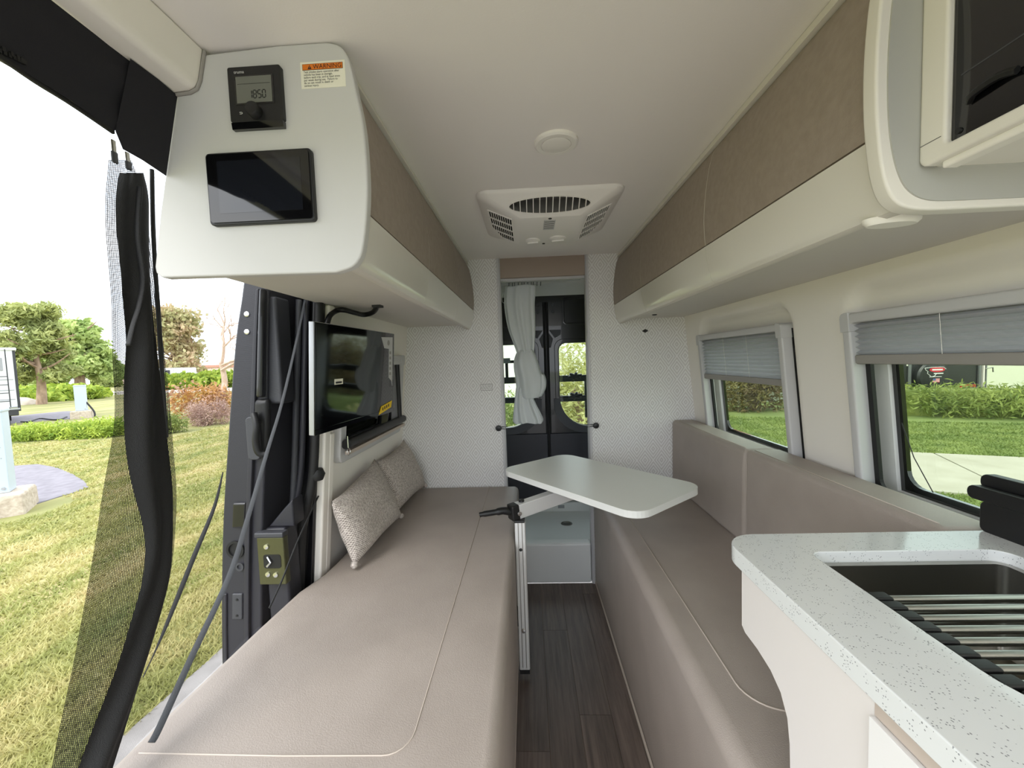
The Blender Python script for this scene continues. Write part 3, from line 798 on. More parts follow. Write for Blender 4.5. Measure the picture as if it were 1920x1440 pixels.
# ================================================================== BENCHES
def piping(name, pts, parent, r=0.0016):
    return MB().tube(pts, r, 6).build(name, 'piping', parent, smooth=180)
lb = thing('bench', 'long taupe vinyl bench running along the open sliding door', 'bench', (-0.54, 1.4, 0))
plan = [(-0.18, 2.357), (-0.87, 2.357), (-0.87, 1.47), (-0.876, 1.38), (-0.906, 1.27), (-0.918, 1.08), (-0.932, 0.70), (-0.94, 0.42), (-0.18, 0.42)]
MB().prism(plan, XYZ, 0.11, 0.615).build('cushion', 'vinyl', lb, bevel=0.028, seg=5)
MB().box(-0.85, -0.20, 0.45, 2.355, 0.0, 0.12).build('plinth', 'vinyl', lb)
MB().box(-0.2, -0.1805, 0.45, 2.355, 0.085, 0.111).build('base_edge', 'piping', lb)
sm = [(-0.355, 2.35, .6155), (-0.355, 0.83, .6155)] + [(-0.405 + 0.05 * math.cos(a) * 1.0, 0.760 - 0.05 * math.sin(a) * 1.0 + .0, .6155) for a in [k * PI / 12 for k in range(0, 7)]] + [(-0.60, 0.708, .6155), (-0.895, 0.712, .6145)]
piping('seam', sm, lb, 0.0014)

rb = thing('bench', 'taupe vinyl bench under the windows, passing behind the table', 'bench', (0.53, 1.5, 0))
MB().prism([(0.262, 0.645), (0.83, 0.645), (0.83, 2.357), (0.262, 2.357)], XYZ, 0.012, 0.600).build('cushion', 'vinyl', rb, bevel=0.04, seg=6)
MB().box(0.275, 0.82, 0.66, 2.35, 0.0, 0.03).build('plinth', 'vinyl', rb)
MB().box(0.2605, 0.268, 0.68, 2.34, 0.012, 0.02).build('base_edge', 'piping', rb)
sm = [(0.357, 2.345, .6005), (0.357, 0.93, .6005)] + [(0.437 - 0.08 * math.cos(a), 0.90 - 0.075 * math.sin(a), .6005) for a in [k * PI / 16 for k in range(0, 9)]] + [(0.70, 0.823, .6005)]
piping('seam', sm, rb, 0.0022)

def backrest(label, y0, y1, z1, x0=0.728):
    t = thing('backrest_cushion', label, 'cushion', ((x0 + .8) / 2 + .03, (y0 + y1) / 2, 0.598))
    MB().prism([(x0, 0.598), (0.858, 0.598), (0.862, z1), (x0 + 0.004, z1)], XZ, y0, y1).build('pad', 'vinyl', t, bevel=0.022, seg=5)
    piping('seam', [(x0 + 0.024, y0 + 0.03, z1 + .0002), (x0 + 0.024, y1 - 0.03, z1 + .0002)], t, 0.0013)
    return t
backrest('taupe backrest cushion standing against the patterned partition', 1.565, 2.356, 0.988)
backrest('long taupe backrest cushion reaching behind the kitchen counter', 0.8215, 1.562, 0.992)

# ================================================================== PILLOWS
def pillow(label, c, thick):
    """c: bottom near, bottom far, top far, top near corner points"""
    c = [Vector(q) for q in c]; nu, nv = 33, 25
    t = thing('throw_pillow', label, 'pillow', (c[0] + c[1]) / 2, group='woven pillows on the left bench')
    nrm = (c[1] - c[0]).cross(c[3] - c[0]).normalized()
    L = (c[1] - c[0]).length; H = (c[3] - c[0]).length
    vs, uvs = [], []
    for s in (1, -1):
        for i in range(nu):
            for j in range(nv):
                u = -1 + 2 * i / (nu - 1); v = -1 + 2 * j / (nv - 1)
                uu = u * (1 - 0.075 * (1 - v * v) * 1.0 * abs(u) ** 3); vv = v * (1 - 0.11 * (1 - u * u) * abs(v) ** 3)
                a, b_ = (uu + 1) / 2, (vv + 1) / 2
                p = c[0] * (1 - a) * (1 - b_) + c[1] * a * (1 - b_) + c[2] * a * b_ + c[3] * (1 - a) * b_
                th = thick * (max(0, 1 - abs(u) ** 3.2) ** 0.62) * (max(0, 1 - abs(v) ** 2.6) ** 0.62)
                th *= 1 + 0.05 * math.sin(5 * u + 2 * v) + 0.04 * math.sin(9 * v - 3 * u)
                vs.append(p + nrm * (s * th)); uvs.append((a * L, b_ * H))
    fs = []
    for k in range(2):
        o = k * nu * nv
        for i in range(nu - 1):
            for j in range(nv - 1):
                q = (o + i * nv + j, o + (i + 1) * nv + j, o + (i + 1) * nv + j + 1, o + i * nv + j + 1)
                fs.append(q if k == 0 else q[::-1])
    me = bpy.data.meshes.new('cover'); me.from_pydata([tuple(q) for q in vs], [], fs)
    lay = me.uv_layers.new(name='UVMap')
    for lp_ in me.loops: lay.data[lp_.index].uv = uvs[lp_.vertex_index]
    bm_ = bmesh.new(); bm_.from_mesh(me); bmesh.ops.remove_doubles(bm_, verts=bm_.verts, dist=0.0008); bm_.to_mesh(me); bm_.free()
    finish('cover', me, 'woven', t, 180)
    for q, d in ((c[0], c[0] - c[2]), (c[1], c[1] - c[3])):
        dd = d.normalized(); pt = q - dd * 0.012
        b = MB(); b.lathe([(0.004, -.02), (0.013, -.004), (0.012, .008), (0.006, .014), (0, .014)], pt, dd, 10); b.build('corner_tuft', 'woven', t, smooth=180)
    return t
pillow('woven beige pillow at the cream door post, lying in front of the other one', [(-0.760, 1.385, 0.632), (-0.735, 1.865, 0.632), (-0.840, 1.83, 0.925), (-0.818, 1.36, 0.885)], 0.058)
pillow('woven beige pillow in the corner against the patterned partition', [(-0.775, 1.875, 0.632), (-0.735, 2.315, 0.635), (-0.845, 2.29, 0.925), (-0.850, 1.89, 0.90)], 0.060)

# ================================================================== TABLE
tb = thing('table', 'white tabletop on a swinging aluminium arm and square post', 'table', (-0.168, 1.66, 0.0))
ZT = 0.83
A = px(944, 881, 2, ZT); Bk = px(1062, 850, 2, ZT); Rr = px(1310, 908, 2, ZT); Nn = px(1190, 965, 2, ZT)
ctr = (A + Bk + Rr + Nn) / 4
ang = math.atan2(-0.62, 0.52)
TA = Matrix.Rotation(ang, 3, 'Z')
TL_, TW_ = 0.80, 0.455
top = [tuple((ctr + TA @ Vector((u, v, 0)))[:2]) for u, v in rrect(-TL_ / 2, TL_ / 2, -TW_ / 2, TW_ / 2, 0.075, 8)]
MB().prism(top, XYZ, ZT - 0.026, ZT - .0012).build('tabletop', 'table_edge', tb)
MB().prism(top, XYZ, ZT - .0013, ZT).build('laminate', 'table_white', tb)
PX, PY = -0.1555, 1.64
MB().prism(rrect(PX - .0225, PX + .0225, PY - .0225, PY + .0225, 0.006, 3), XYZ, 0.05, 0.692).build('post', 'alu', tb, smooth=35)
for x in (-.008, .008): MB().box(PX + x - .0015, PX + x + .0015, PY - .0234, PY - .0222, 0.06, 0.69).build('post_groove', 'steel', tb)
MB().box(PX - .021, PX + .021, PY - .021, PY + .021, 0.03, 0.051).build('post_foot', 'black_plastic', tb)
MB().box(-0.183, PX - .018, PY - .02, PY + .02, 0.24, 0.33).build('wall_bracket', 'black_plastic', tb)
MB().box(PX - .024, PX + .02, PY - .024, PY + .024, 0.689, 0.70).build('post_collar', 'black_plastic', tb, bevel=.002, seg=1)
ea = Vector((PX - 0.012, PY + .01, 0.730)); eb = Vector((0.17, 1.86, 0.764))
dn = (eb - ea).normalized()
MB().bar(ea, eb, 0.045, 0.062).build('arm', 'alu', tb, bevel=.004, seg=2)
MB().bar(ea - dn * 0.034, ea + dn * 0.002, 0.05, 0.066).build('arm_end_cap', 'black_plastic', tb, bevel=.006, seg=2)
MB().lathe([(0.045, 0), (0.045, .03)], (eb.x - .02, eb.y - .012, ZT - .055), (0, 0, 1), 24).build('swivel_plate', 'black_plastic', tb)
MB().lathe([(0.012, 0), (0.012, .008), (0, .01)], (ea.x + .02, ea.y + .015, 0.7635), (0, 0, 1), 16).build('top_cap', 'black_plastic', tb)
h0 = ea - dn * 0.03 + Vector((0, 0, 0.004))
b = MB(); b.tube(spline([h0, h0 + Vector((-.03, -.012, .01)), h0 + Vector((-.06, -.02, .008)), h0 + Vector((-.115, -.03, .004)), h0 + Vector((-.128, -.032, .002))], 5), [0.016] * 5 + [0.015] * 5 + [0.012] * 5 + [0.010] * 5 + [0.009], 10)
b.build('handle', 'black_plastic', tb, smooth=60)
for z, r, m_ in ((0.575, .007, 'black_plastic'), (0.222, .011, 'chrome')):
    MB().lathe([(r, 0), (r * .8, .003), (0, .0042)], (PX, PY - .0225, z), (0, -1, 0), 14).build('bolt', m_, tb, smooth=40)
MB().lathe([(.010, 0), (.0085, .004), (0, .006)], ea + Vector((0.012, -.0245, -.004)), (dn.y, -dn.x, 0), 14).build('bolt', 'chrome', tb, smooth=40)

# ================================================================== KITCHEN COUNTER
kc = thing('kitchen_cabinet', 'white kitchen cabinet with a curved cut-out end over the bench', 'cabinet', (0.58, 0.45, 0))
KP = [(0.765, 0.956), (0.765, 0.834), (0.752, 0.826), (0.711, 0.824), (0.672, 0.816), (0.645, 0.800), (0.628, 0.772), (0.622, 0.735), (0.620, 0.68), (0.620, 0.0), (0.08, 0.0), (0.08, 0.956)]
MB().prism(KP, YZ, 0.300, 0.318).build('side_panel', 'cabinet_white', kc, bevel=.0015, seg=1)
MB().box(0.3185, 0.86, 0.747, 0.765, 0.835, 0.956).build('end_panel', 'cabinet_white', kc)
MB().box(0.3185, 0.86, 0.602, 0.620, 0.0, 0.70).build('lower_panel', 'cabinet_white', kc)
dr = MB().prism([(0.10, 0.55), (0.466, 0.55), (0.466, 0.928), (0.10, 0.928)], YZ, 0.2915, 0.2995).build('drawer', 'drawer_white', kc, bevel=.001, seg=1)
MB().box(0.2985, 0.303, 0.10, 0.466, 0.9285, 0.9548).build('finger_pull', 'taupe', dr)
MB().prism([(0.2985, 0.955), (0.2985, 0.952), (0.302, 0.9285), (0.303, 0.955)], lambda u, v, d: (u, d, v), 0.10, 0.466).build('pull_lip', 'taupe', dr)

wt = thing('worktop', 'speckled white quartz worktop with a sink cut-out', 'worktop', (0.57, 0.5, 0.956))
OUT = rrect(0.285, 0.866, 0.16, 0.822, (0.012, 0.065, 0.012, 0.012), 8)
INN = rrect(0.411, 0.752, 0.375, 0.742, (0.028, 0.022, 0.085, 0.085), 8)
MB().ring(OUT, INN, XYZ, 0.9575, 0.990).build('slab', 'quartz', wt, bevel=.002, seg=2)

sk = thing('sink', 'rectangular stainless steel sink sunk into the worktop', 'sink', (0.58, 0.55, 0.80))
def sring(e, z): return [(x, y, z) for x, y in rrect(0.411 - e, 0.752 + e, 0.375 - e, 0.742 + e, tuple(max(0.006, q + e) for q in (0.028, 0.022, 0.085, 0.085)), 8)]
b = MB(); b.loft([sring(0.012, 0.9570), sring(-0.0025, 0.9570), sring(-0.0025, 0.9700), sring(-0.014, 0.9700), sring(-0.015, 0.84), sring(-0.03, 0.815)], cap0=False, cap1=True)
b.build('basin', 'steel', sk, smooth=50)
MB().lathe([(0.04, 0), (0.04, .003), (0.03, .004), (0, .002)], (0.58, 0.55, 0.8155), (0, 0, 1), 24).build('drain', 'chrome', sk, smooth=40)

rk = thing('drying_rack', 'roll-up drying rack of steel bars with black end grips across the sink', 'drying rack', (0.58, 0.5, 0.968))
def cut_edge(y):
    """how far the rounded near corners of the cut-out push in at depth y"""
    q = max(0.0, 0.46 - y); return 0.085 - math.sqrt(max(0.0, 0.085 ** 2 - q * q))
for k in range(10):
    y = 0.612 - 0.0232 * k; w = cut_edge(y - .0095) + .0022
    MB().tube([(0.411 + w + .01, y, 0.979), (0.752 - w - .01, y, 0.979)], 0.0056, 10).build('bar', 'steel', rk, smooth=60)
    for x0, x1 in ((0.411 + w, 0.440 + w), (0.723 - w, 0.752 - w)):
        MB().box(x0, x1, y - .0095, y + .0095, 0.9698, 0.9865).build('end_grip', 'black_plastic', rk, bevel=.003, seg=2)
for sx in (1, -1):
    pts = [(0.5815 - sx * (0.1705 - cut_edge(y) - .0075), y, 0.9733) for y in (0.625, 0.55, 0.47, 0.44, 0.42, 0.398)]
    MB().tube(pts, 0.0032, 6).build('strap', 'rubber', rk, smooth=60)

# ================================================================== TELEVISION
TVR = -math.atan2(0.044, 0.565)
tv = thing('television', 'small flat television with a black glossy screen hung on the left wall', 'television', (-0.7395, 1.14, 1.163), (0, 0.065, TVR))
def tvb(x0, x1, y0, y1, z0, z1): return MB().box(x0, x1, y0, y1, z0, z1)
W_, H_ = 0.567, 0.337
tvb(-0.017, 0.0, 0, W_, 0, H_).build('case', 'silver_label', tv, bevel=.002, seg=1, local=True)
tvb(-0.0005, 0.0012, 0.002, W_ - .002, 0.002, H_ - .002).build('bezel', 'black_gloss', tv, local=True)
tvb(0.0010, 0.0016, 0.012, W_ - .010, 0.022, H_ - .012).build('screen', 'black_gloss', tv, local=True)
tvb(-0.06, -0.016, 0.1, W_ - 0.1, 0.05, H_ - .015).build('back_shell', 'black_plastic', tv, local=True)
tvb(0.0012, 0.003, 0.0, W_, 0.0, 0.016).build('chin', 'black_gloss', tv, local=True)
st = MB().prism([(0.44, 0.315), (0.548, 0.320), (0.548, 0.110), (0.538, 0.135), (0.512, 0.150), (0.512, 0.270), (0.468, 0.272)], lambda u, v, d: (d, u, v), 0.0014, 0.0021).build('feature_sticker', 'window_grey', tv, local=True)
for k in range(5): MB().box(0.0020, 0.0023, 0.517, 0.534, 0.160 + k * .022, 0.172 + k * .022).build('sticker_mark', 'shade_rail', st, local=True)
MB().prism([(0.507 + .012 * math.cos(a), 0.295 + .012 * math.sin(a)) for a in [2 * PI * k / 8 for k in range(8)]], lambda u, v, d: (d, u, v), 0.0020, 0.0023).build('sticker_mark', 'shade_rail', st, local=True)
bc = MB().box(0.0014, 0.0020, 0.105, 0.155, 0.145, 0.163).build('barcode_sticker', 'label_white', tv, local=True)
MB().box(0.0019, 0.0022, 0.112, 0.148, 0.1485, 0.1545).build('barcode', 'ink', bc, local=True)
yt = MB().prism([(0.418, 0.004), (0.535, 0.022), (0.545, 0.050), (0.440, 0.036)], lambda u, v, d: (d, u, v), 0.0032, 0.0040).build('energy_tag', 'yellow', tv, local=True)
for k in range(4): MB().box(0.0039, 0.0043, 0.45 + k * .018, 0.459 + k * .018, 0.018 + k * .003, 0.030 + k * .003).build('tag_mark', 'ink', yt, local=True)
MB().box(-0.142, -0.05, 0.32, 0.44, 0.262, 0.32).build('wall_bracket', 'black_plastic', tv, local=True)

# flexible black conduit from the cabinet to behind the television
cn = thing('cable_conduit', 'black flexible cable conduit curving from the left cabinet down behind the television', 'cable', (-0.75, 1.5, 1.52))
hp_ = [px(708, 573, 2, 1.585), px(700, 585, 2, 1.572), px(683, 590, 2, 1.5655), px(664, 586, 2, 1.5670), px(644, 581, 2, 1.5700), px(630, 583, 0, -0.790), px(618, 593, 0, -0.790), px(612, 612, 0, -0.792)]
pa = hp_[0]
b = MB(); b.tube(spline([tuple(pa)] + [tuple(q) for q in hp_[1:]], 6), 0.0095, 10)
b.build('hose', 'black_plastic', cn, smooth=60)
MB().box(pa.x - .016, pa.x + .016, pa.y - .016, pa.y + .016, 1.578, 1.5865).build('flange', 'black_plastic', cn)

# roller shade below the television with a ring pull
rs = thing('roller_shade', 'black roller shade tube with a chain and ring under the television', 'shade', (-0.82, 1.8, 1.04))
MB().tube([(-0.815, 1.50, 1.062), (-0.815, 2.20, 1.062)], 0.020, 14).build('tube', 'black_plastic', rs, smooth=60)
MB().box(-0.822, -0.806, 1.50, 2.20, 1.022, 1.036).build('lower_rail', 'taupe', rs)
b = MB(); b.tube([(-0.797, 1.475, 1.10), (-0.797, 1.475, 1.055)], 0.0016, 6); b.build('chain', 'chrome', rs)
b = MB(); b.tube([(-0.796, 1.475 + 0.013 * math.cos(a), 1.040 + 0.013 * math.sin(a)) for a in [2 * PI * k / 20 for k in range(21)]], 0.0018, 6); b.build('ring_pull', 'chrome', rs, smooth=60)
for k in range(3):
    MB().box(-0.812, -0.806, 2.105 + k * .022, 2.114 + k * .022, 1.05, 1.37).build('guide_rail', 'black_plastic' if k != 1 else 'trim_dark', rs)

# partition fittings
for s in (-1, 1):
    t = thing('curtain_tieback', 'round black knob with elastic loops on the ' + ('cushion' if s < 0 else 'backrest') + ' side of the doorway', 'tieback', (s * 0.285, BACK, 0.96))
    MB().lathe([(0.006, 0), (0.006, .010), (0.015, .013), (0.018, .020), (0.015, .027), (0, .03)], (s * 0.288, BACK, 0.967), (0, -1, 0), 18).build('knob', 'black_plastic', t, smooth=45)
    for dz in (-.004, .005):
        b = MB(); b.tube([(s * 0.288, BACK - .011, .967 + dz), (s * 0.262, BACK - .012, .967 + dz * 1.3), (s * 0.235, BACK + .0, .967 + dz * 1.6 - .004)], 0.002, 6); b.build('elastic_loop', 'black_plastic', t)
t = thing('wall_plate', 'small framed notice plate printed on the partition beside the doorway', 'notice', (-0.353, BACK, 1.19))
MB().ring(rrect(-0.388, -0.318, 1.193, 1.233, .001, 1), rrect(-0.385, -0.321, 1.196, 1.230, .001, 1), XZ, BACK - .0012, BACK).build('border', 'shade_rail', t)
for k in range(3): MB().box(-0.380, -0.326, BACK - .001, BACK, 1.2035 + k * .009, 1.2055 + k * .009).build('print_line', 'shade_rail', t)
t = thing('wall_button', 'small black diamond-shaped button high on the partition above the backrest', 'button', (0.587, BACK, 1.50))
MB().prism([(0.568, 1.512), (0.587, 1.501), (0.606, 1.512), (0.587, 1.523)], XZ, BACK - .006, BACK + .001).build('base', 'black_plastic', t, bevel=.002, seg=1)
MB().lathe([(0.006, 0), (0.005, .004), (0, .004)], (0.587, BACK - .006, 1.512), (0, -1, 0), 12).build('push', 'rubber', t)
tag(MB().lathe([(0.013, 0), (0.012, .004), (0.009, .005), (0.008, .002), (0, .002)], (0.583, 2.17, 1.586), (0, 0, -1), 16).build('cable_grommet', 'black_plastic'), 'small round black grommet under the right cabinet near the partition', 'grommet')

# window latch parts of the front window
t = thing('sliding_track', 'black plastic sliding track with rounded ends at the foot of the counter window', 'track', (0.80, 0.75, 1.0))
for x0, x1, z0, z1, y1 in ((0.800, 0.822, 1.050, 1.078, 0.848), (0.824, 0.846, 1.070, 1.100, 0.846), (0.802, 0.844, 0.989, 1.052, 0.825)):
    MB().prism(rrect(0.50, y1, z0, z1, 0.012, 4), YZ, x0, x1).build('rail', 'black_plastic', t, bevel=.003, seg=2)
tag(MB().prism(rrect(0.66, 0.795, 1.245, 1.325, 0.02, 4), RW, -0.085, -0.03).build('window_latch', 'black_plastic', bevel=.006, seg=2), 'black latch block hanging below the short pleated shade', 'latch')
pw0 = Vector(RW(1.085, 1.165, -0.03)); pw1 = Vector(RW(1.015, 1.0, -0.03))
b = MB(); b.tube([pw0, (pw0 + pw1) / 2 + Vector((0, .008, -.004)), pw1], 0.0012, 5)
tag(b.build('window_wire', 'rubber'), 'thin black wire crossing the corner of the counter window', 'wire')

# ================================================================== BATHROOM AND REAR DOORS
YR = 3.2
for s, nm in ((-1, 'wall_bath_left'), (1, 'wall_bath_right')):
    tag(MB().box(s * 0.74, s * 0.77, BACK + .03, YR, 0.0, CEIL).build(nm, 'bath_wall'), 'plain pale bathroom side wall behind the ' + ('cushion' if s < 0 else 'backrest') + ' side of the partition', 'wall', kind='structure')
sp = thing('shower_pan', 'white shower tray with a raised sill and a drain behind the doorway', 'shower tray', (0, 2.7, 0))
MB().box(-0.246, 0.246, 2.3585, 2.43, 0.0, 0.248).build('sill', 'shower', sp, bevel=.014, seg=4)
MB().box(-0.55, 0.55, 2.392, 3.12, 0.02, 0.165).build('tray', 'shower', sp, bevel=.01, seg=2)
MB().box(-0.55, 0.55, 3.09, 3.16, 0.02, 0.235).build('rear_lip', 'shower', sp, bevel=.012, seg=3)
for s in (-1, 1): MB().box(s * 0.52, s * 0.60, 2.392, 3.16, 0.02, 0.235).build('side_lip', 'shower', sp, bevel=.012, seg=3)
MB().lathe([(0.042, 0), (0.04, .003), (0.03, .003), (0.026, -.002), (0, -.002)], (0.144, 2.85, 0.1655), (0, 0, 1), 24).build('drain', 'steel', sp, smooth=40)
MB().box(0.10, 0.15, 3.088, 3.0905, 0.19, 0.215).build('overflow', 'rv_grey', sp)

def rear_door(name, m, label):
    """m mirrors the door about x = 0.05"""
    fx = lambda x: 0.05 + m * (x - 0.05)
    fn = lambda u, v, d: (fx(u), d, v)
    t = thing(name, label, 'door', (fx(0.42), YR, 0.2), kind='structure')
    o = rrect(0.049, 0.80, 0.10, 1.87, 0.003, 8); i = rrect(0.148, 0.74, 0.825, 1.492, (0.05, 0.06, 0.23, 0.10), 8)
    MB().ring(o, i, fn, YR, YR + 0.05).build('shell', 'van_black', t)
    MB().ring([(0.44 + (u - .44) * 1.12, 1.16 + (v - 1.16) * 1.10) for u, v in i], i, fn, YR - 0.012, YR).build('window_surround', 'van_black', t, bevel=.004, seg=2)
    lo = rrect(0.148, 0.74, 0.825, 1.05, (0.001, 0.001, 0.22, 0.1), 8)
    MB().ring([(0.44 + (u - .44) * 1.17, v - (0.055 if v < 1.04 else 0.0)) for u, v in lo], lo, fn, YR - 0.022, YR - .011).build('lower_trim', 'trim_dark', t, bevel=.003, seg=1)
    MB().prism(i, fn, YR + .02, YR + .025).build('window_pane', 'pane_rear', t)
    MB().ring(rrect(0.185, 0.60, 1.635, 1.85, 0.03, 6), rrect(0.20, 0.585, 1.65, 1.835, 0.025, 6), fn, YR - .008, YR).build('pressing', 'van_black', t, bevel=.002, seg=1)
    for tri in ([(0.075, 1.60), (0.17, 1.60), (0.165, 1.56), (0.12, 1.535)], [(0.07, 1.58), (0.105, 1.53), (0.085, 1.46), (0.07, 1.46)]):
        MB().prism(tri, fn, YR - .005, YR + .001).build('pressing', 'trim_dark', t, bevel=.003, seg=1)
    MB().box(fx(0.06), fx(0.79), YR - .02, YR, 0.12, 0.77).build('lower_panel', 'van_black_matte', t, bevel=.006, seg=2)
    MB().tube([(fx(0.062), YR - .006, 0.15), (fx(0.062), YR - .006, 1.82)], 0.010, 8).build('edge_seal', 'rubber', t)
    for z in (1.80, 1.745): MB().lathe([(0.012, 0), (0.01, .006), (0, .006)], (fx(0.11), YR, z), (0, -1, 0), 12).build('bolt', 'trim_dark', t)
    return t
rear_door('door_2', 1, 'black inner side of the rear van door with a curved window, right of the curtain')
rear_door('door_3', -1, 'black inner side of the rear van door hidden partly behind the curtain')
b = MB(); b.box(-0.8, 0.9, YR + .001, YR + .05, 1.87, 2.02); tag(b.build('wall_rear_header', 'bath_wall'), 'pale header panel above the rear van doors', 'wall', kind='structure')
b = MB(); b.box(-0.9, 0.9, YR + .001, YR + .05, -0.1, 0.1); tag(b.build('wall_rear_sill', 'van_black'), 'black sill panel below the rear van doors', 'wall', kind='structure')
lk = thing('door_lock', 'small metal lock mechanism on the rear door above the shower tray', 'lock', (0.08, YR, 0.42))
MB().box(0.0, 0.05, YR - .035, YR - .02, 0.44, 0.50).build('plate', 'trim_dark', lk)
for k in range(3): MB().tube([(0.01 + k * .02, YR - .036, 0.445), (0.014 + k * .02, YR - .044, 0.47), (0.01 + k * .02, YR - .036, 0.495)], 0.003, 6).build('rod', 'steel', lk)

# carrier bars outside the rear windows
rr = thing('rear_carrier', 'black carrier frame with cross bars and star knobs outside the rear windows', 'carrier', (0.05, 3.5, 0.9))
for z, h in ((1.195, .055), (1.02, .05)):
    MB().box(-0.69, 0.79, 3.46, 3.50, z - h / 2, z + h / 2).build('cross_bar', 'black_plastic', rr, bevel=.004, seg=1)
for x in (0.77, -0.67):
    for z in (1.195, 1.02): MB().box(x - .02, x + .02, 3.2495, 3.462, z - .02, z + .02).build('mount', 'black_plastic', rr)
MB().box(-0.62, -0.10, 3.46, 3.48, 1.345, 1.37).build('upper_bar', 'black_plastic', rr)
MB().box(-0.30, -0.275, 3.46, 3.48, 1.21, 1.36).build('upright', 'black_plastic', rr)
MB().box(0.385, 0.41, 3.47, 3.50, 0.85, 1.22).build('upright', 'black_plastic', rr)
MB().box(-0.33, -0.255, 3.445, 3.485, 1.345, 1.39).build('clamp', 'rv_grey', rr)
for z in (1.215, 1.045):
    for q in range(6):
        a = q * PI / 3 + .3
        MB().tube([(0.30, 3.44, z), (0.30 + 0.035 * math.cos(a), 3.44, z + .02 * math.sin(a)), (0.30 + 0.062 * math.cos(a), 3.435, z + .032 * math.sin(a))], [0.014, .013, .009], 8).build('star_knob_arm', 'black_plastic', rr, smooth=60)

# curtain ---------------------------------------------------------------------
ct = thing('curtain', 'white fabric curtain tied in a loose knot inside the bathroom doorway', 'curtain', (-0.12, 2.52, 0.96))
rows = [(1.832, -.222, -.035, .020), (1.79, -.232, -.038, .026), (1.72, -.238, -.045, .032), (1.62, -.228, -.046, .034), (1.54, -.212, -.048, .034), (1.46, -.185, -.055, .034), (1.41, -.168, -.060, .036)]
def drape(rows, name, k, amp, ph=0.0):
    rs_ = spline(rows, 5); rings = []
    for (z, a, c_, dp) in rs_:
        cx, hw = (a + c_) / 2, (c_ - a) / 2; ring = []
        for q in range(72):
            t_ = 2 * PI * q / 72
            w = 1 + amp * math.sin(k * t_ + ph + z * 3.0) + 0.4 * amp * math.sin((k * 1.7 // 1) * t_ + z * 9)
            ring.append((cx + hw * math.cos(t_) * (0.96 + .04 * w), 2.52 + dp * math.sin(t_) * w, z + 0.006 * math.sin(3 * t_ + z * 20) * amp * 3))
        rings.append(ring)
    b = MB(); b.loft(rings); return b.build(name, 'curtain', ct, smooth=180)
drape(rows, 'upper_drape', 9, 0.22)
drape([(1.43, -.160, -.066, .036), (1.40, -.178, -.052, .05), (1.36, -.190, -.038, .058), (1.31, -.190, -.026, .062), (1.26, -.184, -.012, .064), (1.20, -.180, -.010, .060), (1.15, -.176, -.022, .05), (1.125, -.16, -.04, .04)], 'knot_wrap', 5, 0.16, 1.0)
drape([(1.20, -.180, -.080, .036), (1.13, -.190, -.072, .042), (1.08, -.198, -.055, .046), (1.03, -.205, -.032, .048), (0.985, -.208, -.014, .048), (0.966, -.195, -.022, .044)], 'tail', 8, 0.24, 2.0)
bl = [(1.275, -.050, .000, .030), (1.24, -.062, .012, .036), (1.19, -.066, .008, .036), (1.15, -.056, -.012, .03), (1.135, -.045, -.022, .02)]
drape(bl, 'knot_end', 3, 0.2, .4)
b = MB(); b.tube(spline([(-.228, 2.49, 1.80), (-.246, 2.49, 1.77), (-.247, 2.49, 1.735), (-.235, 2.49, 1.725), (-.228, 2.49, 1.74)], 4), 0.004, 6, flat=.4); b.build('side_tie', 'curtain', ct, smooth=60)
b = MB()
for k in range(11):
    x = -0.205 + 0.0195 * k + 0.004 * math.sin(k * 2.1); b.bar((x, 2.515, 1.826), (x + .002, 2.515, 1.852), 0.006, 0.004)
b.build('curtain_hooks', 'black_plastic', ct)
MB().box(-0.24, 0.24, 2.505, 2.525, 1.852, 1.864).build('curtain_rail', 'window_grey', ct)
MB().box(-0.24, 0.24, 2.513, 2.517, 1.864, CEIL).build('rail_hanger', 'bath_wall', ct)

# ================================================================== SLIDING DOOR SIDE
# cream door post and black jamb with rubber seals
pil = thing('trim_1', 'cream post cover edging the left wall at the sliding door opening', 'trim', (-0.87, 1.41, 0), kind='structure')
pp = [(0.0, 0.0), (1.59, 0.0)]
def slant_box(b, a0, a1, y0, y1, z0, z1):
    """a0..a1 measured outward from the wall face"""
    f = lambda a, y, z: (-(wx(z) + a), y, z)
    return b.add([f(a0, y0, z0), f(a1, y0, z0), f(a1, y1, z0), f(a0, y1, z0), f(a0, y0, z1), f(a1, y0, z1), f(a1, y1, z1), f(a0, y1, z1)],
                 [(0, 3, 2, 1), (4, 5, 6, 7), (0, 1, 5, 4), (1, 2, 6, 5), (2, 3, 7, 6), (3, 0, 4, 7)])
slant_box(MB(), -0.022, 0.03, 1.385, 1.430, 0.0, 1.585).build('post_cover', 'cream_plastic', pil, bevel=.008, seg=3)
slant_box(MB(), -0.024, -0.001, 1.42, 1.455, 0.55, 1.12).build('post_rib', 'cream_plastic', pil, bevel=.006, seg=2)
jm = thing('trim_2', 'black steel door jamb with rubber seals between the cream post and the open door', 'trim', (-0.93, 1.38, 0), kind='structure')
slant_box(MB(), 0.002, 0.060, 1.375, 1.425, -0.1, 1.62).build('jamb', 'van_black', jm, bevel=.008, seg=2)
for a, y, r, m_ in ((-0.002, 1.352, 0.015, 'rubber'), (0.045, 1.356, 0.010, 'van_black_matte'), (0.068, 1.352, 0.011, 'trim_dark')):
    pts = [(-(wx(z) + a), y, z) for z in (1.60, 1.4, 1.2, 1.05)] + [(-(wx(z) + a + dx * (0.15 if a > .06 else 1.0)), y, z) for z, dx in ((0.95, .006), (0.87, .02), (0.80, .034), (0.70, .038), (0.3, .038))]
    MB().tube(spline(pts, 4), r, 10).build('seal', m_, jm, smooth=60)
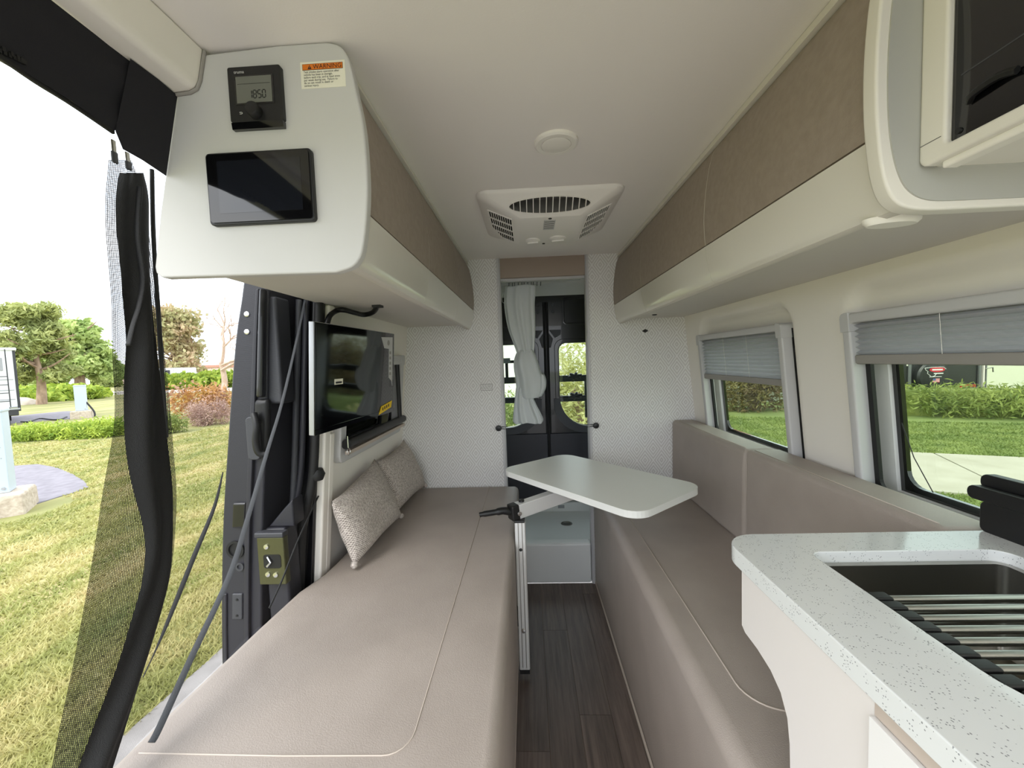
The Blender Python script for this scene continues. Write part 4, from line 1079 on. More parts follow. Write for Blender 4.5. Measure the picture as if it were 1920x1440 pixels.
slant_box(MB(), -0.01, 0.02, 1.345, 1.385, 1.49, 1.60).build('hinge_block', 'black_plastic', jm, bevel=.006, seg=2)
MB().lathe([(0.02, -.02), (0.028, 0), (0.02, .02)], (-(wx(0.985) - .006), 1.365, 0.985), (0, 0, 1), 12).build('seal_bulge', 'rubber', jm, smooth=60)
tag(MB().box(-0.96, -0.868, -0.8, 1.42, 1.89, 1.98).build('wall_door_header', 'van_black'), 'black steel header above the sliding door opening', 'header', kind='structure')
tag(MB().box(-1.0, -0.91, -0.8, 1.42, -0.12, 0.0).build('wall_door_sill', 'van_black'), 'black door sill below the bench', 'sill', kind='structure')

# open sliding door
sdr = thing('door_4', 'black sliding side door pushed open outside the van', 'door', (-1.05, 1.6, -0.2), kind='structure')
SO = [(1.92, -0.955), (1.64, -1.002), (1.46, -1.042), (1.18, -1.086), (0.82, -1.136), (0.39, -1.172), (0.0, -1.18), (-0.2, -1.17)]
SI = [(1.92, -0.885), (1.64, -0.918), (1.46, -0.933), (1.18, -0.957), (0.82, -0.997), (0.39, -1.03), (0.0, -1.04), (-0.2, -1.04)]
so, si = spline(SO, 4), spline(SI, 4)
def dxo(z): return float(np.interp(-z, [-q[0] for q in so], [q[1] for q in so]))
def dxi(z): return float(np.interp(-z, [-q[0] for q in si], [q[1] for q in si]))
b = MB(); b.loft([[(o_[1], 1.25, o_[0]), (i_[1], 1.25, o_[0]), (i_[1], 2.5, o_[0]), (o_[1], 2.5, o_[0])] for o_, i_ in zip(so, si)])
b.build('shell', 'van_black_matte', sdr, bevel=.008, seg=2)
YD = 1.25
def dstrip(name, t0, t1, z0, z1, y0, y1, m_, bev=.003):
    """strip on the door's front edge between fractions t0..t1 of its thickness"""
    zs = np.linspace(z0, z1, 12); L = lambda z, t: dxo(z) + (dxi(z) - dxo(z)) * t
    bb = MB(); bb.loft([[(L(z, t0), y0, z), (L(z, t1), y0, z), (L(z, t1), y1, z), (L(z, t0), y1, z)] for z in zs]); return bb.build(name, m_, sdr, bevel=bev, seg=2)
dstrip('edge_bead', 0.62, 0.74, -0.1, 1.62, YD - .012, YD + .002, 'van_black_matte')
dstrip('edge_bead', 0.10, 0.17, -0.1, 0.62, YD - .006, YD + .002, 'van_black_matte')
dstrip('pressing', 0.28, 0.60, 0.845, 0.93, YD - .008, YD + .002, 'van_black', .006)
dstrip('pressing', 0.30, 0.55, 0.53, 0.62, YD - .005, YD + .002, 'trim_dark', .004)
dstrip('rounded_edge', 0.80, 0.98, 1.275, 1.62, YD - .022, YD + .004, 'van_black', .010)
dstrip('handle_block', 0.72, 1.10, 1.08, 1.27, YD - .016, YD + .01, 'black_plastic', .012)
def spot(t, z): return Vector((dxo(z) + (dxi(z) - dxo(z)) * t, YD, z))
for t_, z in ((0.30, 1.543), (0.36, 1.487)):
    MB().lathe([(0.009, 0), (0.0085, .003), (0.004, .0045), (0, .003)], spot(t_, z), (0, -1, 0), 14).build('rivet', 'chrome', sdr, smooth=40)
MB().lathe([(0.030, 0), (0.030, .006), (0.022, .006), (0.021, 0.001), (0, .001)], spot(0.36, 0.770), (0, -1, 0), 22).build('plug', 'rubber', sdr, smooth=40)
MB().lathe([(0.014, 0), (0.014, .006), (0.008, .006), (0.007, 0.001), (0, .001)], spot(0.48, 0.712), (0, -1, 0), 16).build('plug', 'trim_dark', sdr, smooth=40)
for z in (0.60, 0.545): MB().lathe([(0.004, 0), (0.004, .007), (0, .007)], spot(0.43, z), (0, -1, 0), 10).build('rivet', 'rubber', sdr)
# lever of the door handle
hp = spot(0.84, 1.17)
MB().prism(rrect(hp.x - .030, hp.x + .012, 1.075, 1.215, 0.014, 4), XZ, YD - .026, YD - .012).build('handle_plate', 'trim_dark', sdr, bevel=.004, seg=2)
b = MB(); b.tube(spline([(hp.x + .004, YD - .03, 1.225), (hp.x + .018, YD - .04, 1.19), (hp.x + .012, YD - .042, 1.14), (hp.x + .02, YD - .04, 1.10), (hp.x + .045, YD - .03, 1.095)], 4), 0.011, 8); b.build('handle_lever', 'black_plastic', sdr, smooth=60)
# inner lining of the door and latch
MB().box(-1.00, -0.925, 1.26, 1.334, 0.08, 0.835).build('lining', 'van_black_matte', sdr, bevel=.01, seg=2)
b = MB(); b.box(-0.975, -0.905, 1.26, 1.338, 1.25, 1.60); b.build('window_lining', 'trim_dark', sdr, bevel=.01, seg=2)
MB().prism([(-0.99, 0.835), (-0.90, 0.835), (-0.90, 0.93), (-0.93, 0.90)], XZ, 1.27, 1.334).build('arm_rest', 'van_black_matte', sdr, bevel=.006, seg=2)
la = MB().box(-1.008, -0.917, 1.235, 1.261, 0.655, 0.815).build('latch_plate', 'olive', sdr, bevel=.004, seg=2)
MB().box(-1.012, -0.915, 1.230, 1.261, 0.815, 0.832).build('latch_cap', 'trim_dark', la, bevel=.004, seg=2)
MB().prism(rrect(-0.988, -0.93, 0.712, 0.758, 0.008, 3), XZ, 1.2335, 1.236).build('latch_insert', 'black_plastic', la)
b = MB(); b.tube([(-0.975, 1.231, 0.72), (-0.96, 1.228, 0.735), (-0.972, 1.231, 0.752)], 0.004, 6); b.build('claw', 'chrome', la)
for x, z in ((-0.975, 0.785), (-0.976, 0.692), (-0.950, 0.690)):
    MB().lathe([(0.0085, 0), (0.008, .004), (0, .005)], (x, 1.235, z), (0, -1, 0), 12).build('screw', 'chrome', la, smooth=40)

# cream header beam over the opening
bp_ = [(-0.686, CEIL - .001), (-0.699, 1.908), (-0.706, 1.896), (-0.718, 1.8905), (-0.747, 1.889), (-0.760, 1.885), (-0.862, 1.885), (-0.862, CEIL - .001)]
tag(MB().prism(bp_, lambda u, v, d: (u, d, v), -0.8, EP - .001).build('trim_3', 'cream_plastic', bevel=.004, seg=2), 'cream padded header beam along the ceiling over the sliding door', 'trim', kind='structure')
b = MB(); b.tube([(x, EP - .002, z) for x, z in ((-0.684, CEIL - .004), (-0.697, 1.908), (-0.704, 1.894), (-0.718, 1.888), (-0.747, 1.886))], 0.0035, 6)
tag(b.build('trim_4', 'shade_rail', smooth=60), 'grey gasket strip where the header beam meets the cabinet end', 'trim', kind='structure')

# ------------------------------------------------------------------ insect screen
def pxv(x, y):       # on the sloping valance plane
    d = RT * float(x - 960) - UP * float(y - 720) + _f * FPX
    n = Vector((1, 0, -0.24)); t_ = (-1.2006 - n.dot(CAM)) / n.dot(d); return CAM + t_ * d
scn = thing('insect_screen', 'black mesh insect screen with a zipped valance across the sliding door', 'insect screen', (-0.87, 0.9, 0.6))
topl = [(-330, -300), (-160, -182), (-40, -96), (90, -4), (210, 86), (331, 176)]
botl = [(-330, -110), (-160, -4), (-40, 76), (60, 146), (130, 190), (212, 246)]
tp = [pxv(*q) for q in topl]; bt = [pxv(*q) for q in botl]
tp[0] = tp[1] + (tp[1] - tp[3]).normalized() * 1.1; bt[0] = bt[1] + (tp[1] - tp[3]).normalized() * 1.1
tp += [pxv(329, 182)]; bt += [pxv(311, 332)]
bt_mid = [pxv(226, 280), pxv(262, 300)]
g = []
for k in range(9):
    f = k / 8; row = []
    for a, c_ in zip(tp[:6], bt): row.append(a.lerp(c_, f))
    g.append(row)
gv = [[Vector(q) for q in row] for row in g]
sheet('valance', [[(p.x + 0.004 * math.sin(i * 1.3 + j), p.y, p.z) for j, p in enumerate(r)] for i, r in enumerate(g)], 'valance', scn)
g2 = []
for k in range(9):
    f = k / 8
    l_ = tp[5].lerp(bt[5], f); r_ = tp[6].lerp(bt[6], f)
    lo_ = [bt[5], bt_mid[0], bt_mid[1], bt[6]]; up_ = [pxv(240, 110), pxv(262, 126), pxv(292, 148), pxv(330, 180)]
    g2.append([up_[q].lerp(lo_[q], f) + Vector((0.004, 0, 0)) for q in range(4)])
    for q in g2[-1]: q.y = min(q.y, EP - 0.0005)
sheet('valance_end', g2, 'valance', scn)
zp = spline([tuple(q) for q in bt[:6]], 24)
b = MB()
for k in range(0, len(zp) - 1, 1):
    p = Vector(zp[k]); q = Vector(zp[min(k + 1, len(zp) - 1)])
    if (q - p).length < 1e-6: continue
    m_ = (p + q) / 2; b.box(m_.x - .002, m_.x + .002, m_.y - .0016, m_.y + .0016, m_.z - .0045, m_.z + .001)
o = b.build('zipper_teeth', 'rubber', scn, recalc=False); o['kind'] = 'stuff'
for x, y, h in ((212, 262, 44), (238, 285, 34)):
    p0 = px(x, y, 0, -0.872); p1 = px(x + 4, y + h, 0, -0.872)
    MB().bar(p0, p0.lerp(p1, .55), 0.009, 0.004, up=(1, 0, 0)).build('zipper_slider', 'steel', scn, bevel=.0015, seg=1)
    MB().bar(p0.lerp(p1, .5), p1, 0.012, 0.006, up=(1, 0, 0)).build('zipper_pull', 'trim_dark', scn, bevel=.002, seg=1)
RY = [300, 345, 420, 500, 580, 640, 700, 780, 850, 920, 1000, 1080, 1160, 1250, 1340, 1440, 1560]
LE = [206, 197, 194, 200, 206, 205, 208, 214, 204, 192, 183, 171, 158, 142, 122, 101, 74]
DLf = [232, 214, 212, 221, 228, 238, 234, 236, 240, 252, 274, 268, 242, 216, 183, 150, 112]
RE = [250, 279, 281, 284, 290, 294, 300, 306, 312, 321, 322, 319, 300, 275, 246, 210, 168]
def cat(ys, vs, y): return float(np.interp(y, ys, vs))
YY = np.linspace(300, 1475, 96)
def smoothed(v):
    s_ = np.interp(YY, RY, v); return np.convolve(np.pad(s_, 3, mode='edge'), np.ones(7) / 7, 'valid')
le, dl, re_ = smoothed(LE), smoothed(DLf), smoothed(RE)
g = []
for i, y in enumerate(YY):
    row = []
    for k in range(11):
        f = k / 10; p = px(le[i] + (re_[i] - le[i]) * f, y, 0, -0.885)
        row.append((p.x + 0.012 * math.sin(f * 5.5 + i * 0.06) * (0.4 + f), p.y, p.z))
    g.append(row)
sheet('gathered_edge', g, 'mesh_gathered', scn)
g = []
for i, y in enumerate(YY[2:]):
    row = []; i += 2
    for k in range(15):
        f = k / 14; p = px(dl[i] + (re_[i] - dl[i]) * f, y, 0, -0.872)
        row.append((p.x + 0.014 * math.sin(f * PI) + 0.005 * math.sin(f * 9 + i * .11), p.y, p.z))
    g.append(row)
sheet('gathered_roll', g, 'mesh_dark', scn)
# twisted fold lying over the roll
fold = spline([tuple(px(x, y, 0, -0.852)) for x, y in ((262, 350), (258, 440), (268, 520), (262, 570), (250, 610), (241, 648))], 6)
MB().tube(fold, 0.006, 8, flat=.5).build('fold', 'mesh_dark', scn, smooth=180)
g = []
for i, y in enumerate(YY[:88]):
    p0 = px(re_[i] - 8, y, 0, -0.88); z = p0.z; row = []
    for k in range(25):
        f = k / 24; yy = p0.y + (1.40 - p0.y) * f
        row.append((-0.885 + 0.006 * math.sin(f * 14 + z * 2) - max(0, 1.0 - z) * 0.03 * (1 - f), yy, z if f < .001 else z + (0.0) * f))
    g.append(row)
# level the rows so the sheet is a plain curtain
zs = np.linspace(1.80, 0.585, 60); eY = [px(re_[i] - 8, YY[i], 0, -0.88) for i in range(len(YY))]
eZ = [q.z for q in eY][::-1]; eYY = [q.y for q in eY][::-1]
g = []
for z in zs:
    y0 = float(np.interp(z, eZ, eYY)); row = []
    for k in range(25):
        f = k / 24; y_ = y0 + (1.334 - y0) * f
        amp = float(np.interp(y_, [1.10, 1.22, 1.334], [0.052, 0.030, 0.026])); bl_ = min(1.25, max(0.0, (0.80 - z) / 0.185))
        row.append((-0.886 + 0.006 * (1 - f) * math.sin(f * 14 + z * 2) - amp * bl_, y_, z))
    g.append(row)
sheet('mesh_panel', g, 'mesh_open', scn)
st1 = spline([tuple(px(x, y, 0, -0.858)) for x, y in ((572, 560), (560, 620), (530, 750), (500, 850), (465, 970), (430, 1080), (360, 1230), (300, 1362), (284, 1392))], 5)
nst = len(st1)
MB().tube(st1, [0.004 + 0.004 * (0.5 - 0.5 * math.cos(PI * min(1, k / nst * 1.3))) for k in range(nst)], 8, flat=.35).build('tension_strap', 'strap', scn, smooth=60)
st2 = spline([tuple(px(x, y, 0, -0.90)) for x, y in ((418, 885), (402, 950), (365, 1040), (325, 1140), (296, 1210), (268, 1270))], 5)
MB().tube(st2, [0.0015 + 0.005 * math.sin(PI * min(1, k / len(st2) * 1.2)) for k in range(len(st2))], 6, flat=.5).build('bunched_fold', 'mesh_dark', scn, smooth=60)
st3 = spline([tuple(px(x, y, 0, -0.87)) for x, y in ((597, 930), (560, 1010), (528, 1090), (505, 1140))], 5)
MB().tube(st3, 0.003, 6).build('tie_cord', 'rubber', scn, smooth=60)
MB().tube(spline([tuple(px(x, y, 0, -0.872)) for x, y in ((285, 318), (287, 420), (291, 500), (298, 600), (304, 700), (312, 820))], 4), 0.004, 6).build('edge_binding', 'rubber', scn, smooth=60)

# ================================================================== OUTSIDE
def sheet_flat(name, poly, z0, z1, m_):
    return MB().prism(poly, XYZ, z0, z1).build(name, m_)
tag(sheet_flat('lawn', [(-220, -60), (1.2, -60), (1.2, 220), (-220, 220)], ZG - .2, ZG, 'lawn'), 'wide dry yellow-green lawn outside the sliding door', 'lawn', kind='structure')
tag(sheet_flat('lawn', [(1.2, -60), (220, -60), (220, 220), (1.2, 220)], ZG - .2, ZG, 'lawn_green'), 'bright green lawn outside the windows on the counter side', 'lawn', kind='structure')
G = lambda x, y: px(x, y, 2, ZG)
def ground_poly(pts, n=5):
    q = [G(*p) for p in pts]; q = [(p.x, p.y) for p in q]; return q
pad1 = ground_poly([(-160, 905), (-40, 880), (28, 874), (70, 871), (105, 877), (135, 889), (158, 903), (166, 914), (140, 924), (105, 934), (58, 949), (0, 966), (-160, 1010)])
pad2 = ground_poly([(-120, 788), (20, 781), (90, 774), (125, 771), (160, 771), (176, 776), (172, 783), (130, 786), (80, 789), (28, 794), (-120, 806)])
pads = [pad1, pad2]
tag(sheet_flat('pavement', pad1, ZG, ZG + .012, 'asphalt'), 'rounded end of a grey asphalt parking pad behind the near utility pedestal', 'pavement', kind='structure')
tag(sheet_flat('pavement', pad2, ZG, ZG + .012, 'asphalt'), 'narrow grey asphalt pad behind the low juniper strip', 'pavement', kind='structure')
road = ground_poly([(-300, 775), (60, 741), (215, 731), (330, 737), (480, 735), (480, 745), (330, 746), (215, 740), (150, 741), (60, 750), (-300, 786)])
tag(sheet_flat('road', [(-120, 36.5), (30, 40.0), (30, 46), (-120, 46)], ZG, ZG + .02, 'road'), 'pale road running past behind the trees', 'road', kind='structure')
wk = [(3.0, 9.35), (14.0, 5.05), (12.3, 2.9), (2.2, 6.85)]
cp = thing('walkway', 'pale concrete walkway beside the green lawn', 'walkway', (7, 6, ZG), kind='structure')
e0, e1, f0, f1 = Vector((3.0, 9.35)), Vector((14.0, 5.05)), Vector((2.2, 6.85)), Vector((12.3, 2.9))
for k in range(5):
    a0, a1 = k / 5 + .0012, (k + 1) / 5 - .0012
    q = [e0.lerp(e1, a0), e0.lerp(e1, a1), f0.lerp(f1, a1), f0.lerp(f1, a0)]
    MB().prism([tuple(p) for p in q], XYZ, ZG, ZG + .03).build('slab', 'concrete', cp)
ga, gb_ = G(215, 1397), G(412, 1222)
sl_ = (gb_.x - ga.x) / (gb_.y - ga.y)
st_ = [(ga.x + sl_ * (y - ga.y), y) for y in (-30.0, 4.6)]; st_ = st_ + [(2.0, 4.6), (2.0, -30.0)]
tag(sheet_flat('parking_pad', st_, ZG, ZG + .012, 'pad'), 'pale grey concrete pad the van stands on', 'pavement', kind='structure')

def inside(P, poly):
    x, y = P[:, 0], P[:, 1]; c = np.zeros(len(P), bool); n = len(poly)
    for i in range(n):
        x0, y0 = poly[i]; x1, y1 = poly[(i + 1) % n]
        t_ = ((y0 > y) != (y1 > y)) & (x < (x1 - x0) * (y - y0) / ((y1 - y0) if abs(y1 - y0) > 1e-9 else 1e-9) + x0); c ^= t_
    return c

def raw(name, V, F, m_, parent=None, kind=None):
    me = bpy.data.meshes.new(name); nv, nf, k = len(V), len(F), F.shape[1]
    me.vertices.add(nv); me.vertices.foreach_set('co', np.ascontiguousarray(V, np.float32).ravel())
    me.loops.add(nf * k); me.loops.foreach_set('vertex_index', np.ascontiguousarray(F, np.int32).ravel())
    me.polygons.add(nf); me.polygons.foreach_set('loop_start', np.arange(0, nf * k, k, dtype=np.int32)); me.polygons.foreach_set('loop_total', np.full(nf, k, np.int32))
    me.update(calc_edges=True); me.validate()
    o = finish(name, me, m_, parent)
    if kind: o['kind'] = kind
    return o

def grass(name, n, region, avoid, hmin, hmax, m_, label, power=1.0):
    """blades of mown grass scattered over the ground, denser near the van"""
    pts = []
    tot = 0
    while tot < n:
        P = region(n * 2); ok = np.ones(len(P), bool)
        for a in avoid: ok &= ~inside(P, a)
        P = P[ok]; pts.append(P); tot += len(P)
    P = np.concatenate(pts)[:n]
    dist = np.hypot(P[:, 0], P[:, 1])
    h = rng.uniform(hmin, hmax, n); w = 0.0018 * np.clip(dist, 2.5, 30); a = rng.uniform(0, 2 * PI, n); ln = rng.uniform(0.4, 1.5, n) * h; b_ = rng.uniform(0, 2 * PI, n)
    base = np.stack([P[:, 0], P[:, 1], np.full(n, ZG - .003)], 1); dx = np.stack([np.cos(a) * w, np.sin(a) * w, np.zeros(n)], 1)
    tip = base + np.stack([np.cos(b_) * ln, np.sin(b_) * ln, h], 1)
    V = np.stack([base - dx, base + dx, tip], 1).reshape(-1, 3); F = np.arange(3 * n).reshape(n, 3)
    return tag(raw(name, V, F, m_), label, 'grass', kind='stuff')
def circ(p, r): return [(p[0] + r * math.cos(k * PI / 6), p[1] + r * math.sin(k * PI / 6)) for k in range(12)]
gbx = lambda x, y: (G(x, y).x, G(x, y).y)
keep_l = [circ(gbx(388, 780), 1.5), circ(gbx(394, 797), 1.1), circ(gbx(314, 813), .9), circ(gbx(2, 962), .75), circ(gbx(144, 782), .7)]
jA, jB = G(30, 826), G(222, 818)
jd = (jB - jA).normalized(); jo = Vector((-.68, .73, 0))
keep_l.append([tuple(q[:2]) for q in (jA - jd - jo * .8, jB + jd - jo * .8, jB + jd + jo * 1.7, jA - jd + jo * 1.7)])
keep_r = [[(9.3, 11.4), (18.0, 8.4), (19.5, 11.5), (9.6, 15.0)], circ((7.75, 14.2), 1.9), circ((5.95, 13.9), .7)]
def reg_left(n):
    y = rng.uniform(0, 1, n); d = 1.9 * (17.0 / 1.9) ** y; th = rng.uniform(math.radians(24), math.radians(84), n)
    return np.stack([-0.1 - d * np.sin(th) * 1.25, d * np.cos(th) * 1.2], 1)
def reg_right(n):
    d = rng.uniform(6.5, 17.0, n); th = rng.uniform(math.radians(24), math.radians(58), n)
    return np.stack([d * np.sin(th), d * np.cos(th)], 1)
grass('grass', 150000, reg_left, pads + [st_] + keep_l, 0.025, 0.055, 'blade', 'cut yellowish grass blades covering the lawn by the sliding door')
grass('grass', 36000, reg_right, [wk] + keep_r, 0.03, 0.06, 'blade_green', 'bright green grass blades in front of the hedge')

def leaves(name, blobs, n, size, m_, parent, droop=0.0, shell=0.55, aspect=0.55):
    """a crown: n small leaf quads scattered in ellipsoids (cx, cy, cz, rx, ry, rz)"""
    B = np.array(blobs, float); vol = (B[:, 3] * B[:, 4] * B[:, 5]) ** 0.75; pick = rng.choice(len(B), n, p=vol / vol.sum())
    d = rng.normal(size=(n, 3)); d /= np.linalg.norm(d, axis=1)[:, None]; r = shell + (1 - shell) * rng.uniform(0, 1, n) ** 0.6
    c = B[pick, :3] + d * B[pick, 3:] * r[:, None] + rng.normal(size=(n, 3)) * B[pick, 3:] * 0.22
    a = rng.normal(size=(n, 3)); a /= np.linalg.norm(a, axis=1)[:, None]
    if droop: a[:, 2] *= (1 - droop); a /= np.linalg.norm(a, axis=1)[:, None]
    q = rng.normal(size=(n, 3)); bb = np.cross(a, q); bb /= np.linalg.norm(bb, axis=1)[:, None]
    s_ = size * rng.uniform(0.6, 1.4, n)[:, None]; a = a * s_; bb = bb * s_ * aspect
    V = np.stack([c - a, c + bb, c + a, c - bb], 1).reshape(-1, 3); F = np.arange(4 * n).reshape(n, 4)
    return raw(name, V, F, m_, parent, 'stuff')

def limb(name, pts, r0, r1, m_, parent, seg=7):
    p = spline(pts, 4); return MB().tube(p, [r0 + (r1 - r0) * k / (len(p) - 1) for k in range(len(p))], seg).build(name, m_, parent, smooth=60)

def tree(name, label, base, H, blobs, n, size, leafm, barkm, tr, limbs, group=None, **kw):
    t = thing(name, label, 'tree', base, group=group); bx, by, bz = base
    limb('trunk', [(bx, by, bz - .1), (bx + .02 * H, by, bz + .25 * H), (bx - .01 * H, by, bz + .5 * H), (bx + .01 * H, by, bz + .8 * H)], tr, tr * .25, barkm, t)
    for (z, dx, dy, dz, rr_) in limbs:
        limb('branch', [(bx, by, bz + z * H), (bx + dx * .5 * H, by + dy * .5 * H, bz + (z + dz * .35) * H), (bx + dx * H, by + dy * H, bz + (z + dz) * H)], tr * rr_, tr * .06, barkm, t, 5)
    if blobs: leaves('foliage', [(bx + a * H, by + b2 * H, bz + c_ * H, d * H, e * H, f * H) for a, b2, c_, d, e, f in blobs], n, size, leafm, t, **kw)
    return t

def rb_blobs(n, spread, zlo, zhi, r, seed, cone=0.0):
    q = np.random.default_rng(seed); out = []
    for k in range(n):
        z = q.uniform(zlo, zhi); f = (1 - cone * (z - zlo) / (zhi - zlo)); a = q.uniform(0, 2 * PI); rad = spread * f * math.sqrt(q.uniform(0.05, 1))
        rr_ = r * q.uniform(.7, 1.25); out.append((rad * math.cos(a), rad * math.sin(a), z, rr_, rr_, rr_ * .7))
    return out
def limbs_(n, seed, zlo=.3, zhi=.8, ln=.34, up=.12):
    q = np.random.default_rng(seed); o_ = []
    for k in range(n):
        a = q.uniform(0, 2 * PI); l_ = ln * q.uniform(.5, 1); o_.append((q.uniform(zlo, zhi), l_ * math.cos(a), l_ * math.sin(a), up * q.uniform(.4, 1.6), .35))
    return o_
gp_ = G(78, 758)
tree('pine_tree', 'tall pine tree with a thick bare trunk standing on the lawn', (gp_.x, gp_.y, ZG), 7.3, rb_blobs(46, .30, .28, .97, .085, 3, .55) + [(-.30, -.2, .68, .10, .10, .06), (-.36, -.24, .8, .07, .07, .05)], 16000, 0.20, 'pine_leaf', 'bark', 0.31, limbs_(16, 5), aspect=.3, shell=.2)
g3 = G(150, 742)
tree('leafy_tree', 'broad light green leafy tree beside the pine', (g3.x, g3.y, ZG), 7.8, rb_blobs(48, .40, .22, .92, .12, 8, .5), 15000, 0.26, 'green_leaf', 'bark', 0.5, limbs_(12, 9), shell=.3)
g4 = G(330, 722)
tree('autumn_tree', 'rounded brownish tree behind the mesh screen', (g4.x, g4.y, ZG), 13.2, rb_blobs(60, .33, .16, .92, .12, 12, .35), 8500, 0.34, 'autumn_leaf', 'bark', 0.5, limbs_(12, 13), shell=.3)
g5 = G(418, 736)
def bare(name, label, base, H, seed):
    q = np.random.default_rng(seed); t = thing(name, label, 'tree', base); b0 = Vector(base)
    def grow(p, d, L, r, lev):
        e = p + d * L; m1 = p.lerp(e, .5) + Vector(q.normal(size=3)) * L * .05
        if lev <= 1: limb('branch' if lev else 'trunk', [p, m1, e], r, r * .65, 'bark_pale', t, 6 if lev == 0 else 5)
        else: twig.tube([p, m1, e], [r, r * .8, r * .5], 4)
        if lev < 5:
            for k in range(3):
                dd = (d + Vector(q.normal(size=3)) * (.5 if lev else .7) + Vector((0, 0, .12))).normalized(); grow(p.lerp(e, q.uniform(.55, 1)), dd, L * q.uniform(.62, .85), r * .58, lev + 1)
    twig = MB(); grow(b0 - Vector((0, 0, .1)), Vector((0.02, 0, 1)), H * .34, H * .034, 0)
    o = twig.build('twigs', 'bark_pale', t, recalc=False); o['kind'] = 'stuff'
    return t
bare('bare_tree', 'leafless pale tree with thin spreading branches behind the mesh screen', (g5.x, g5.y, ZG), 8.6, 21)

def bush(name, label, base, rx, ry, h, n, size, m_, group=None, nb=10, seed=1, **kw):
    t = thing(name, label, 'bush', base, group=group); q = np.random.default_rng(seed); bl = []
    for k in range(nb):
        bl.append((base[0] + rx * q.uniform(-.75, .75), base[1] + ry * q.uniform(-.75, .75), base[2] + h * q.uniform(.18, .6), rx * .42, ry * .42, h * .42))
    leaves('foliage', bl, n, size, m_, t, **kw)
    b = MB(); 
    for k in range(5):
        a = 2 * PI * k / 5; b.tube([(base[0], base[1], base[2] - .05), (base[0] + rx * .3 * math.cos(a), base[1] + ry * .3 * math.sin(a), base[2] + h * .5)], h * .03, 5)
    b.build('stems', 'bark', t)
    return t
def gb(x, y): q = G(x, y); return (q.x, q.y, ZG)
bush('juniper_bush', 'wide yellow-green juniper behind the pine trunk', gb(86, 751), 5.2, 2.4, 1.25, 5000, .28, 'juniper', nb=16, seed=2)
bush('juniper_bush', 'dark juniper mound beside the white camper', gb(46, 744), 3.2, 2.4, 1.9, 2200, .3, 'hedge', nb=10, seed=3)
bush('round_bush', 'small rounded reddish-green bush beside the far road', gb(180, 727), 3.2, 2.4, 1.9, 2200, .3, 'hedge', nb=10, seed=4)
bush('juniper_bush', 'long green juniper below the bare tree behind the mesh screen', gb(388, 727), 6.0, 3.0, 2.0, 4500, .42, 'juniper', nb=18, seed=5)
bush('rust_shrub', 'rust-orange shrub behind the mesh screen', gb(388, 780), 1.25, .9, 1.5, 4000, .07, 'rust_leaf', nb=14, seed=6)
bush('twiggy_shrub', 'pinkish twiggy shrub in front of the rust-orange one', gb(394, 797), .8, .6, 1.0, 4500, .055, 'pink_twig', nb=12, seed=7, aspect=.2)
bush('green_shrub', 'low loose green shrub next to the pinkish one', gb(314, 813), .55, .45, .70, 3000, .06, 'hedge', nb=10, seed=8, aspect=.25)
# low juniper strip in front of the far pedestal
jl, jr = G(30, 826), G(222, 818)
t = thing('juniper_strip', 'low bright juniper ground cover strip between the two pads', 'bush', ((jl.x + jr.x) / 2, (jl.y + jr.y) / 2, ZG))
bl = []
for k in range(40):
    f = k / 39; p = jl.lerp(jr, f); o_ = random.uniform(-.2, 1.1)
    bl.append((p.x - o_ * .55, p.y + o_ * .6, ZG + .16 + .12 * math.sin(f * 9) * .4, .55, .45, .26 + .12 * f))
leaves('foliage', bl, 11000, .07, 'juniper', t, aspect=.25, shell=.3)
tag(MB().lathe([(0.8, -.2), (0.85, .12), (.7, .38), (.35, .52), (0, .55)], G(40, 759), (0.15, 0, 1), 12).build('boulder', 'rock', smooth=180), 'pale rounded boulder beside the pine trunk', 'rock')

def pedestal(label, base, yaw, w, h, bw, bh):
    t = thing('utility_pedestal', label, 'pedestal', base, (0, 0, yaw))
    b = MB(); b.loft([[(s_ * a, q * a, z) for s_, q in ((-1, -1), (1, -1), (1, 1), (-1, 1))] for a, z in ((bw, -.05), (bw * .97, bh * .9), (bw * .9, bh))]); b.build('concrete_base', 'concrete_base', t, bevel=.02, seg=2, local=True)
    MB().box(-w, w, -w * .8, w * .8, bh, bh + h).build('housing', 'pedestal', t, bevel=.012, seg=2, local=True)
    MB().box(-w * 1.06, w * 1.06, -w * .86, w * .86, bh + h - .04, bh + h + .015).build('lid', 'pedestal', t, bevel=.015, seg=2, local=True)
    for k in range(3):
        for j in range(2): MB().lathe([(0.008, 0), (0.007, .004), (0, .004)], (-w * .1 + k * w * .42, -w * .8, bh + h * (.55 - j * .13)), (0, -1, 0), 8).build('screw', 'rv_grey', t, local=True)
    MB().lathe([(0.02, 0), (0.02, .02), (0, .02)], (w * .7, -w * .8, bh + .07), (0, -1, 0), 10).build('lock', 'rv_grey', t, local=True)
    return t
p1 = G(2, 968)
pedestal('white metal utility pedestal on a concrete block beside the near asphalt pad', (p1.x - .22, p1.y + .1, ZG), 0.72, 0.19, 1.24, 0.36, .32)
p2 = G(144, 785)
pedestal('white metal utility pedestal with a cable, behind the low juniper strip', (p2.x, p2.y + .25, ZG), 0.72, 0.19, 1.20, 0.36, .36)
cpts = [Vector((p2.x + .2, p2.y + .3, ZG + .75)), Vector((p2.x + .48, p2.y + .35, ZG + .3)), Vector((p2.x + .56, p2.y + .3, ZG + .03))] 
tag(MB().tube(spline([tuple(q) for q in cpts], 5), 0.035, 6).build('power_cable', 'rubber', smooth=60), 'black cable hanging from the side of the far pedestal', 'cable')
c2 = [G(x, y) + Vector((0, 0, .03)) for x, y in ((125, 783), (112, 788), (95, 788), (75, 786), (55, 792), (40, 792))]
